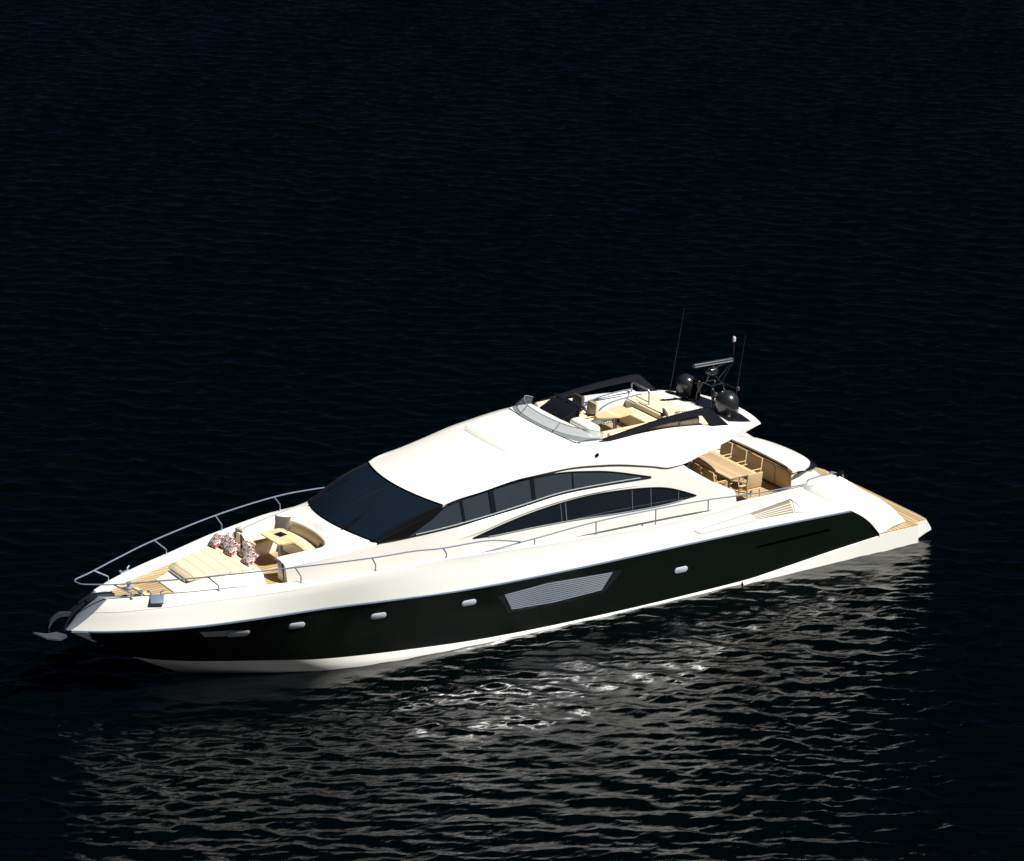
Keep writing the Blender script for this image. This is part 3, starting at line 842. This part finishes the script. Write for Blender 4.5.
# low smoked windscreen
def fb(t): return Vector((12.66-.26*t*t-.05*t**6, 1.9*t, 5.235-.02*t*t))
def ft(t):
    return Vector((12.40-.28*t*t-.22*t**6, 1.86*t, 5.50))
fs = []
Tt = [i/16 for i in range(-16, 17)]
low = [fb(t) for t in Tt]; up = [ft(t) for t in Tt]
low = [Vector((11.62, -1.95, 5.16)), Vector((12.0, -1.95, 5.18))]+low+[Vector((12.0, 1.95, 5.18)), Vector((11.62, 1.95, 5.16))]
up = [Vector((11.55, -1.95, 5.36)), Vector((11.75, -1.92, 5.46))]+up+[Vector((11.75, 1.92, 5.46)), Vector((11.55, 1.95, 5.36))]
mb = MB(); mb.loft([[tuple(lerp(a, b, s)) for a, b in zip(low, up)] for s in (0, .5, 1)])
fw = mb.build('flybridge_windscreen', M['clear'], Yt, 60)
mb = MB(); mb.tube(low, .014, 6)
for i in (9, 25): mb.tube([low[i]+Vector((.02, 0, 0)), up[i]+Vector((.02, 0, 0))], .02, 6)
mb.tube(up, .012, 6)
mb.build('windscreen_frame', M['steel_grey'], fw)

# helm console with its navy cover
mb = MB()
rows = [[(11.72, y, 5.17) for y in (-1.38, -.12)], [(11.66, y, 5.24) for y in (-1.38, -.12)], [(11.25, y, 5.44) for y in (-1.38, -.12)], [(11.12, y, 5.46) for y in (-1.38, -.12)], [(11.05, y, 5.36) for y in (-1.38, -.12)], [(11.2, y, 4.55) for y in (-1.38, -.12)]]
mb.loft(rows)
for k in (0, 1): mb.add([r[k] for r in rows], [tuple(range(6))])
hc = mb.build('helm_console', M['navy'], Yt, 30)
mb = MB(); mb.box((11.02, -.75, 5.47), (.2, 1.55, .07), ry=R(-12), bev=.02); mb.build('console_visor', M['blackgloss'], hc)
mb = MB()
mb.tube([Vector((10.9, -.75+.2*math.cos(a), 5.22+.2*math.sin(a))) for a in np.linspace(0, 2*math.pi, 25)], .015, 6)
mb.tube([(11.08, -.75, 5.2), (10.9, -.75, 5.22)], .02, 6); mb.build('steering_wheel', M['black'], hc)
mb = MB(); mb.box((11.36, .62, 4.90), (.45, 1.1, .8), bev=.10); mb.build('dash_module', M['white'], Yt)

# helm seats
def seat_unit(x, y, name, backmat, rz=0):
    o = MB().box((x+.05, y, 4.98), (.50, .52, .14), bev=.05).build(name, M['cushion'], Yt)
    MB().box((x-.22, y, 5.22), (.13, .52, .46), ry=R(-10), bev=.05).build('backrest', backmat, o)
    MB().lathe([(.2, 4.56), (.2, 4.59), (.08, 4.62), (.08, 4.92)], (x, y, 0), 14).build('pedestal', M['steel'], o)
    for s in (-1, 1): MB().tube([(x-.2, y+s*.29, 5.05), (x-.1, y+s*.29, 5.15), (x+.16, y+s*.29, 5.15)], .025, 6).build('armrest', M['black'], o)
seat_unit(10.62, -.42, 'helm_seat', M['cushion'])
seat_unit(10.62, -1.22, 'helm_seat', M['brown'])
# starboard bench backrest forward, settee to port, bench across, aft sunpad
mb = MB(); mb.box((11.2, -1.68, 5.17), (.85, .2, .2), bev=.05, rz=R(2)); mb.build('side_bolster', M['cushion'], Yt)
mb = MB(); mb.box((10.05, 1.18, 4.76), (2.5, .75, .42), bev=.06); st = mb.build('port_settee', M['cushion'], Yt)
for xc, ln in ((10.55, 1.35), (9.3, 1.1), (8.35, .75)):
    MB().box((xc, 1.66, 5.07-.02*(10.5-xc)), (ln, .17, .30), bev=.05, rx=R(-6)).build('backrest', M['cushion'], st)
mb = MB(); mb.box((8.98, .35, 4.76), (.7, 1.9, .42), bev=.06); st = mb.build('cross_bench', M['cushion'], Yt)
MB().box((8.72, .35, 5.02), (.22, 1.75, .20), bev=.07).build('bolster', M['cushion'], st)
mb = MB(); mb.box((7.98, -.05, 4.74), (1.05, 3.15, .30), bev=.05); mb.build('aft_sunpad', M['padseamy'], Yt)
mb = MB(); mb.box((9.7, -1.62, 4.83), (3.2, .26, .5), bev=.04); mb.build('side_locker', M['white'], Yt)
mb = MB(); mb.tube([(11.0, -1.45, 5.13), (8.6, -1.5, 5.03)], .03, 6); mb.build('locker_handrail', M['steel_grey'], Yt)
# flybridge table
mb = MB(); mb.prism([(10.72, .30), (10.62, .05), (9.6, -.30), (9.48, -.22), (9.5, .42), (9.58, .52), (10.05, .60), (10.6, .42)], 5.18, 5.22)
o = mb.build('flybridge_table', M['pale'], Yt, 30)
MB().lathe([(.18, 4.56), (.18, 4.58), (.06, 4.61), (.06, 5.18)], (9.95, .12, 0), 14).build('pedestal', M['steel'], o)
# stair hatch with smoked cover and steel guard rails
mb = MB(); mb.box((9.2, -1.05, 4.57), (1.7, .75, .06), bev=.02); sh_ = mb.build('stair_hatch', M['clear'], Yt)
MB().box((9.0, -1.02, 4.562), (1.4, .6, .03)).build('stairwell', M['black'], sh_)
mb = MB()
for s in range(4): mb.box((8.55+.25*s, -1.02, 4.64), (.03, .55, .02), ry=R(-35))
mb.build('stair_treads', M['black'], sh_, 0)
mb = MB()
mb.tube(cr([(10.3, -.62, 4.56), (10.3, -.62, 4.78), (10.0, -.64, 5.06), (9.55, -.66, 5.22), (8.75, -.7, 5.26), (8.42, -.72, 5.26)], 6), .026, 8)
mb.tube(cr([(10.2, -1.42, 4.56), (10.15, -1.42, 4.9), (9.7, -1.42, 5.12), (8.9, -1.42, 5.2), (8.3, -1.42, 5.2)], 6), .022, 8)
mb.build('stair_handrail', M['steel'], Yt)
mb = MB()
mb.tube([(8.25, -1.52, 4.56), (8.25, -1.52, 5.32), (8.2, -1.50, 5.36), (8.2, -.68, 5.36), (8.2, -.64, 5.32), (8.2, -.64, 4.86)], .026, 8)
mb.tube([(8.22, -1.52, 4.98), (8.2, -.64, 4.98)], .016, 6)
mb.build('stair_guard', M['steel'], Yt)

# dark wing arches either side of the flybridge
for m in (False, True):
    oc = cr([(12.42, 1.99, 5.06), (11.65, 1.99, 5.165), (10.4, 1.97, 5.31), (9.3, 1.95, 5.42), (8.12, 1.93, 5.46), (7.72, 1.93, 5.43)], 8)
    ic = cr([(12.35, 2.0, 5.04), (11.3, 2.0, 5.11), (10.25, 1.98, 5.20), (9.25, 1.96, 5.27), (8.25, 1.95, 5.29), (7.98, 1.95, 5.24)], 8)
    oc = [Vector(p) for p in oc]+[Vector((7.05, 1.94, 4.785))]; ic = [Vector(p) for p in ic]+[Vector((7.68, 1.95, 4.86))]
    wd = .14
    f = 1 if not m else -1
    rows = []
    for a, b in zip(oc, ic):
        rows.append([(a.x, f*a.y, a.z), (a.x, f*(a.y-wd), a.z-.01), (b.x, f*(b.y-wd), b.z), (b.x, f*(b.y+.01), b.z)])
    mb = MB(); mb.loft(rows, True, True)
    mb.build('wing_arch', M['navy'], Yt, 30)
    for x0, x1 in ((11.2, 10.3), (10.2, 9.3), (9.2, 8.2)):
        pass

# mast plate, radomes, radar and aerials
mb = MB()
def aft_deck(x, k):
    y = sh_y(x)-.16*max(0, (x-5.6)/1.85); f = (7.45-x)/1.85
    return Vector((x-.26*f*(1-k*k), y*k, sh_z(x)+.012+.02*(1-k*k)))
kk = [i/10*.9 for i in range(-10, 11)]
top = [[aft_deck(x, k)+Vector((0, 0, .02)) for k in kk] for x in np.linspace(6.86, 5.98, 8)]
mb.loft(top)
edge = top[0]+[r[-1] for r in top[1:]]+top[-1][::-1][1:]+[r[0] for r in top[::-1]][1:-1]
mb.loft([edge, [p-Vector((0, 0, .04)) for p in edge]], True); mb.build('mast_plate', M['blackgloss'], Yt, 30)
pz = lambda x: sh_z(x)+.05
def radome(x, y, r, h):
    z = pz(x)
    pr = [(r*.9, .0), (r, .03), (r, h-r*.95)]
    pr += [(r*math.cos(R(a_)), h-r*.95+r*.95*math.sin(R(a_))) for a_ in range(10, 90, 10)]+[(.01, h)]
    o = MB().lathe(pr, (x, y, z), 40).build('radome', M['dome'], Yt, 60)
    MB().lathe([(r*.75, -.06), (r*.75, .01)], (x, y, z), 24).build('radome_base', M['black'], o)
radome(6.36, .86, .365, .76)
radome(6.42, -1.24, .305, .70)
MB().box((6.25, -.86, 4.99), (.1, .25, .6), bev=.02).build('mast_leg', M['blackgloss'], Yt)
mb = MB()
z0 = 4.62
T0 = [(6.62, -.42, z0), (6.62, .42, z0), (5.95, .35, z0-.1), (5.95, -.35, z0-.1)]
T1 = [(6.5, -.22, 5.45), (6.5, .22, 5.45), (6.05, .2, 5.45), (6.05, -.2, 5.45)]
for p, q in zip(T0, T1): mb.tube([p, (p[0]*.5+q[0]*.5+.02, p[1]*.5+q[1]*.5+.08*np.sign(p[1]), 5.05), q], .026, 8)
mb.tube([T1[0], T1[1], T1[2], T1[3], T1[0]], .022, 8)
mb.tube([(6.7, -.55, 5.35), (6.5, -.2, 5.45)], .02, 6); mb.tube([(6.6, .6, 5.3), (6.5, .2, 5.45)], .02, 6); mb.tube([(5.75, .5, 5.3), (6.05, .2, 5.45)], .02, 6)
mb.tube([(6.5, -.1, 5.45), (6.4, 0, 5.75)], .03, 6); mb.tube([(6.05, .1, 5.45), (6.3, 0, 5.75)], .03, 6)
mb.tube([(6.15, .12, 5.3), (5.6, .02, 5.95), (5.53, 0, 6.1)], .018, 6); mb.tube([(6.05, -.12, 5.45), (5.62, -.02, 5.95)], .018, 6); mb.tube([(6.35, -.05, 5.85), (5.53, 0, 6.1)], .014, 6)
ms = mb.build('radar_mast', M['blackgloss'], Yt)
for p in ((6.72, -.58, 5.36), (6.62, .63, 5.3), (5.72, .53, 5.3)):
    h = MB(); h.lathe([(.02, -.06), (.05, -.05), (.06, .04), (.04, .07), (.02, .07)], p, 14); h.build('horn', M['horn'], ms)
mb = MB(); mb.box((6.34, 0, 5.84), (.34, .30, .22), bev=.07); rd = mb.build('radar_pedestal', M['dome'], ms)
mb = MB(); mb.box((6.30, 0, 6.10), (1.50, .14, .12), ry=R(-1.5), bev=.045); mb.lathe([(.06, -.12), (.06, .02)], (6.3, 0, 6.02), 12); mb.build('radar_scanner', M['aerial'], ms)
mb = MB(); mb.box((6.30, .078, 6.07), (1.4, .012, .03), ry=R(-1.5)); mb.build('scanner_stripe', M['steel_grey'], ms)
mb = MB(); mb.tube([(5.53, 0, 5.95), (5.52, 0, 6.65)], .022, 8); mb.build('light_pole', M['blackgloss'], ms)
mb = MB(); mb.lathe([(.03, -.02), (.055, 0), (.055, .12), (.03, .15)], (5.52, 0, 6.65), 12); mb.build('mast_light', M['grey'], ms)
MB().tube([(6.86, -1.5, 4.72), (6.34, -1.5, 7.45)], [.012, .005], 6).build('whip_aerial', M['aerial'], Yt)
MB().tube([(6.28, 1.05, 4.62), (5.82, 1.0, 7.18)], [.012, .005], 6).build('whip_aerial', M['aerial'], Yt)

# ---- aft cockpit pod with its domed lid
body = [(4.52, .62), (4.52, 2.78), (4.0, 2.72), (3.3, 2.5), (2.95, 2.25), (1.9, .62)]
rows = []
for y in np.linspace(-1.78, 1.78, 9):
    e = .35*(abs(y)/1.78)**4
    rows.append([(x+(e if x < 3.5 else 0), y, z) for x, z in body])
mb = MB(); mb.loft(rows, True, True); pod = mb.build('garage_pod', M['white'], Yt, 30)
def lid_rows(scale, dz, x_front):
    rows = []
    for k in range(-12, 13):
        t = k/12; y = 1.85*t*scale
        xb = 4.5-1.42*math.sqrt(max(0, 1-abs(t)**2.2))*scale
        if scale > 1.02: xb = 4.5-1.72*math.sqrt(max(0, 1-abs(t)**2.2))
        r = []
        for s in range(9):
            u = s/8; x = x_front+(xb-x_front)*u
            z = 2.86-.05*t*t*1.0-.30*(max(0, 4.52-x)/1.42)**1.7+.0
            z -= .06*max(0, abs(t)-.8)/.2
            r.append((x, y, z+dz))
        rows.append(r)
    return rows
mb = MB(); R1 = lid_rows(1.0, .06, 4.54); mb.loft(R1)
edge = [r[0] for r in R1]+[p for p in R1[-1][1:]]+[r[-1] for r in R1[::-1][1:]]+[p for p in R1[0][::-1][1:-1]]
mb.loft([edge, [(p[0], p[1], p[2]-.07) for p in edge]], True)
mb.build('pod_lid', M['white'], pod, 40)
mb = MB(); R2 = lid_rows(1.04, -.02, 4.3); mb.loft(R2)
edge = [r[-1] for r in R2]
mb.loft([edge, [(p[0]+.12, p[1]*.97, p[2]-.16) for p in edge]])
mb.build('lid_rim', M['blackgloss'], pod, 40)
mb = MB(); mb.tube([(4.555, y, 2.835-.04*(y/1.8)**2) for y in np.linspace(-1.75, 1.6, 20)], .022, 6); mb.build('lid_seam', M['black'], pod)
mb = MB()
for y0, y1 in ((-1.72, -.85), (-.80, .05), (.10, .95), (1.0, 1.72)):
    mb.box((4.54, (y0+y1)/2, 2.40), (.03, y1-y0, .66), bev=.012)
mb.build('pod_panelling', M['tan'], pod, 30)
mb = MB(); mb.box((4.56, 0, 2.09), (.06, 3.5, .06)); mb.build('pod_skirting', M['woodframe'], pod)
# stairs each side of the pod, and the arched recess in the pod's port cheek
for s in (-1, 1):
    mb = MB()
    for i in range(5):
        z = 1.82-.24*i; x = 4.12-.42*i
        mb.box((x, s*2.22, z-.03), (.46, .92, .05), bev=.01)
    o = mb.build('stairs', M['teakx'], Yt)
    mb = MB()
    for i in range(5):
        z = 1.82-.24*i; x = 4.12-.42*i
        mb.box((x, s*2.22, (z-.07)/2+.25), (.42, .94, z-.62))
    mb.build('stair_risers', M['cream'], o, 0)
    mb = MB()
    ar = [(3.7, 1.7), (3.5, 2.0), (3.25, 2.16), (2.95, 2.1), (2.7, 1.7), (2.6, 1.3)]
    ar = [(p.x, p.y) for p in cr([(x, z, 0) for x, z in ar], 5)]
    a = [(x, s*1.80, z) for x, z in ar]
    mb.add(a, [tuple(range(len(a)))]); mb.build('cheek_recess', M['tan'], pod, 0)
    mb = MB(); mb.box((3.52, s*2.80, 2.80), (.36, .16, .09), ry=R(18), bev=.02); mb.build('mooring_fairlead', M['black'], Yt)
    mb = MB(); mb.tube([(3.80, s*2.74, 2.82), (3.75, s*2.74, 2.90), (3.3, s*2.76, 2.74), (3.3, s*2.78, 2.66)], .025, 8); mb.build('mooring_cleat', M['steel'], Yt)
    mb = MB(); mb.tube([(4.66, s*2.73, 2.72), (4.6, s*2.73, 2.80), (4.0, s*2.73, 2.86), (3.9, s*2.73, 2.84)], .022, 8); mb.build('coaming_grab_rail', M['steel'], Yt)

# ---- rails
def bow_rail(m):
    f = -1 if m else 1
    top = [(27.74, 0, 3.44), (27.62, .22, 3.42), (27.2, .45, 3.40), (26.88, .62, 3.39), (25.8, 1.12, 3.43), (24.5, 1.66, 3.47), (22.16, 2.42, 3.51), (19.97, 2.9, 3.50), (18.7, 2.97, 3.46), (17.72, 3.02, 3.37), (16.22, 2.99, 3.28), (15.1, 2.98, 3.02)]
    mb = MB(); mb.tube([(p[0], f*p[1], p[2]) for p in cr(top, 8)], .021, 8)
    o = mb.build('bow_rail', M['steel'], Yt)
    for t, b, k in (((26.88, .62, 3.39), (26.40, .74, 2.92), .15), ((24.5, 1.66, 3.47), (24.15, 1.62, 2.98), .14), ((22.16, 2.42, 3.51), (21.97, 2.40, 3.0), .2), ((19.97, 2.9, 3.5), (19.82, 2.83, 3.06), .2), ((17.72, 3.02, 3.37), (17.55, 2.92, 3.0), .15)):
        mb = MB(); mb.tube([(b[0], f*b[1], b[2]), (b[0], f*b[1], b[2]+k), (t[0], f*t[1], t[2])], .021, 8)
        mb.lathe([(.05, -.01), (.05, .015), (.03, .04)], (b[0], f*b[1], b[2]), 10)
        mb.build('stanchion', M['steel'], o)
    top = [(16.64, 2.98, 2.93), (14.6, 2.95, 3.0), (12.47, 2.94, 3.09), (10.36, 2.94, 3.06), (8.46, 2.93, 2.98), (6.58, 2.93, 2.83), (5.0, 2.9, 2.765), (4.75, 2.9, 2.74)]
    mb = MB(); mb.tube([(p[0], f*p[1], p[2]) for p in cr(top, 8)], .021, 8)
    o = mb.build('side_rail', M['steel'], Yt)
    for t in top[1:5]:
        x = t[0]; b = (x, bul_y(x)-.07, bul_z(x))
        mb = MB(); mb.tube([(x, f*b[1], b[2]), (t[0], f*t[1], t[2])], .020, 8); mb.build('stanchion', M['steel'], o)
bow_rail(False); bow_rail(True)

# ---- foredeck fittings
for s in (1, -1):
    o = MB().box((25.80, s*1.13, 2.90), (.40, .30, .05), rz=R(-27*s), rx=R(-38*s), bev=.02).build('fairlead', M['steel'], Yt)
    mb = MB()
    for dx in (-.12, .12): mb.tube([(25.78+dx, s*(1.03-dx*.5), 2.94), (25.78+dx, s*(1.0-dx*.5), 3.06), (25.78+dx*1.7, s*(1.0-dx*.9), 3.10)], .024, 8)
    mb.build('horn_cleat', M['steel'], o)
    mb = MB(); mb.lathe([(.10, 0), (.10, .03), (.06, .06), (.055, .12), (.09, .16), (.08, .19), (.03, .2)], (25.95, s*.38, 2.735), 16); mb.build('windlass', M['steel'], Yt)
mb = MB(); mb.box((25.75, .12, 2.745), (.12, .95, .02), bev=.004, rz=R(4)); mb.build('locker_hatch', M['pale'], Yt)
mb = MB(); mb.tube([(26.6, .02, 2.75), (26.3, .1, 2.77), (25.98, .3, 2.79)], .022, 6); mb.build('anchor_chain', M['steel'], Yt)
mb = MB(); mb.box((26.35, .18, 2.765), (.16, .12, .07), bev=.02); mb.build('chain_stopper', M['black'], Yt)
# a small dark vent on the roof side
mb = MB(); mb.box((12.0, 2.27, 4.87), (.1, .05, .1), bev=.02); mb.build('side_light', M['black'], Yt)

# ------------------------------------------------------------------ things that lie or stand on the yacht
# anchor hanging in the bow roller
an = empty('anchor', (28.3, 0, 2.3))
tag(an, 'steel plough anchor hanging from the bow roller ahead of the stem', 'anchor')
mb = MB()
P = cr([(27.9, 0, 2.52), (28.25, 0, 2.58), (28.5, 0, 2.45), (28.62, 0, 2.25), (28.58, 0, 2.06)], 6)
mb.loft([[(p.x-28.3, y, p.z+dz-2.3) for y, dz in ((-.05, -.06), (.05, -.06), (.05, .06), (-.05, .06))] for p in P], True, True)
mb.build('shank', M['anchor'], an, 30)
mb = MB()
tipA = Vector((29.08, 0, 2.24)); tipB = Vector((27.98, 0, 1.90)); mid_ = Vector((28.5, 0, 2.08))
for s in (-1, 1):
    q = [tipA, mid_+Vector((.18, s*.06, .05)), mid_+Vector((-.1, s*.06, .04)), tipB, Vector((28.35, s*.22, 1.93)), Vector((28.72, s*.17, 2.03))]
    mb.add([p-Vector((28.3, 0, 2.3)) for p in q], [(0, 1, 5), (1, 2, 4, 5), (2, 3, 4)])
    mb.add([p-Vector((28.3, 0, 2.33)) for p in q], [(0, 1, 5), (1, 2, 4, 5), (2, 3, 4)])
mb.build('fluke', M['anchor'], an, 20)

# dining table under the overhang
dt = empty('dining_table', (6.0, .2, 2.05))
tag(dt, 'long wooden dining table with a pale far edge standing in the aft cockpit', 'table')
def rel(p, o): return tuple(Vector(p)-Vector(o))
MB().box((.07, 0, .70), (.86, 2.16, .045), bev=.012).build('tabletop', M['tabletop'], dt)
MB().box((-.435, 0, .70), (.15, 2.16, .045), bev=.012).build('table_edge', M['pale'], dt)
for sx in (-.42, .42):
    for sy in (-.95, .95):
        MB().box((sx, sy, .34), (.06, .06, .68), bev=.01).build('leg', M['woodframe'], dt)
MB().box((0, 0, .64), (.84, 1.9, .06)).build('apron', M['woodframe'], dt)

# dining chairs
def make_chair():
    c = empty('dining_chair')
    MB().box((0, 0, .44), (.48, .50, .06), bev=.02).build('seat', M['rattan'], c)
    MB().box((-.25, 0, .74), (.05, .56, .50), ry=R(-9), bev=.015).build('backrest', M['rattan'], c)
    for sx in (-.21, .21):
        for sy in (-.23, .23):
            MB().tube([(sx*1.05, sy, 0), (sx, sy, .42)], .018, 8).build('leg', M['steel'], c)
    for sy in (-1, 1):
        MB().tube([(.2, sy*.25, .43), (.2, sy*.27, .63), (.16, sy*.27, .655), (-.26, sy*.27, .655)], .016, 8).build('armrest', M['pale'], c)
    return c
def copy_tree(o, parent=None):
    c = o.copy(); COL.objects.link(c)
    if parent: c.parent = parent
    for ch in o.children: copy_tree(ch, c)
    return c
proto = make_chair()
spots = [
    (5.30, -.93, 0, 'rattan dining chair on the far side of the table, half hidden by the flybridge overhang'),
    (5.30, -.16, 0, 'middle rattan dining chair between the table and the panelled pod wall'),
    (5.30, .66, 0, 'rattan dining chair against the panelled pod wall, at the open port end'),
    (6.0, 1.62, -90, 'rattan dining chair at the port head of the table, its back to the side rail'),
    (6.78, .95, 180, 'rattan dining chair on the saloon side of the table, next to the port head'),
    (6.78, .22, 180, 'rattan dining chair on the saloon side of the table, second from the port head'),
    (6.78, -.52, 180, 'rattan dining chair on the saloon side of the table, deepest under the overhang'),
]
for i, (x, y, a, lab) in enumerate(spots):
    o = proto if i == 0 else copy_tree(proto)
    o.location = (x, y, 2.05); o.rotation_euler = (0, 0, R(a))
    tag(o, lab, 'chair', 'rattan chairs around the aft dining table')

# cushions
def pillow(name, loc, size, rot, m, label, group=None):
    w, h, t = size
    rows = []
    n = 12
    mb = MB()
    for side in (1, -1):
        g = []
        for i in range(n+1):
            r = []
            for j in range(n+1):
                u = -1+2*i/n; v = -1+2*j/n
                pin = 1-.10*(1-abs(u)**2)*(abs(v)**3)-.0; pin2 = 1-.10*(1-abs(v)**2)*(abs(u)**3)
                z = t/2*((1-u*u)*(1-v*v))**.42
                r.append((u*w/2*pin2, v*h/2*pin, side*z))
            g.append(r)
        mb.loft(g)
    o = mb.build(name, m, None, 60)
    o.location = loc; o.rotation_euler = tuple(R(a) for a in rot)
    tag(o, label, 'cushion', group)
    return o
G1 = 'printed cushions along the head of the foredeck sunpad'
pillow('scatter_cushion', (22.92, -.90, 3.37), (.50, .50, .20), (10, 40, 12), M['pattern'], 'red and black printed cushion at the starboard end of the sunpad row', G1)
pillow('scatter_cushion', (22.76, -.52, 3.42), (.50, .50, .20), (-10, 48, -8), M['pattern'], 'printed cushion second from the starboard end, tipped back on the sunpad', G1)
pillow('scatter_cushion', (22.84, -.08, 3.38), (.52, .50, .20), (14, 40, 16), M['pattern'], 'printed cushion in the middle of the row of five on the sunpad', G1)
pillow('scatter_cushion', (22.62, .38, 3.42), (.50, .50, .20), (-6, 52, -8), M['pattern'], 'printed cushion standing behind the cushion nearest the port rail', G1)
pillow('scatter_cushion', (22.74, .80, 3.36), (.52, .52, .20), (6, 36, 8), M['pattern'], 'printed cushion nearest the port side gap, lying lowest on the sunpad', G1)
pillow('throw_pillow', (20.66, -1.16, 3.36), (.46, .50, .14), (0, 58, 40), M['brown'], 'plain brown pillow in the starboard corner of the foredeck seat', 'brown pillows on the foredeck seat')
pillow('throw_pillow', (20.50, .92, 3.32), (.40, .46, .13), (0, 60, -48), M['brown'], 'plain brown pillow low in the port corner of the curved foredeck seat', 'brown pillows on the foredeck seat')
pillow('throw_pillow', (8.62, .88, 5.08), (.40, .46, .15), (0, 70, 155), M['brown'], 'brown pillow leaning on the bolster of the flybridge bench')
pillow('scatter_cushion', (8.18, .98, 4.99), (.46, .44, .16), (10, 25, 40), M['pattern'], 'red printed cushion lying on the aft flybridge sunpad beside the arch')
tr = MB().box((0, 0, .008), (.26, .30, .016), bev=.005).build('tray', M['navy'], None)
tr.location = (21.25, -.12, 3.481); tr.rotation_euler = (0, 0, R(12))
tag(tr, 'flat black square tray lying on the pale foredeck table', 'tray')
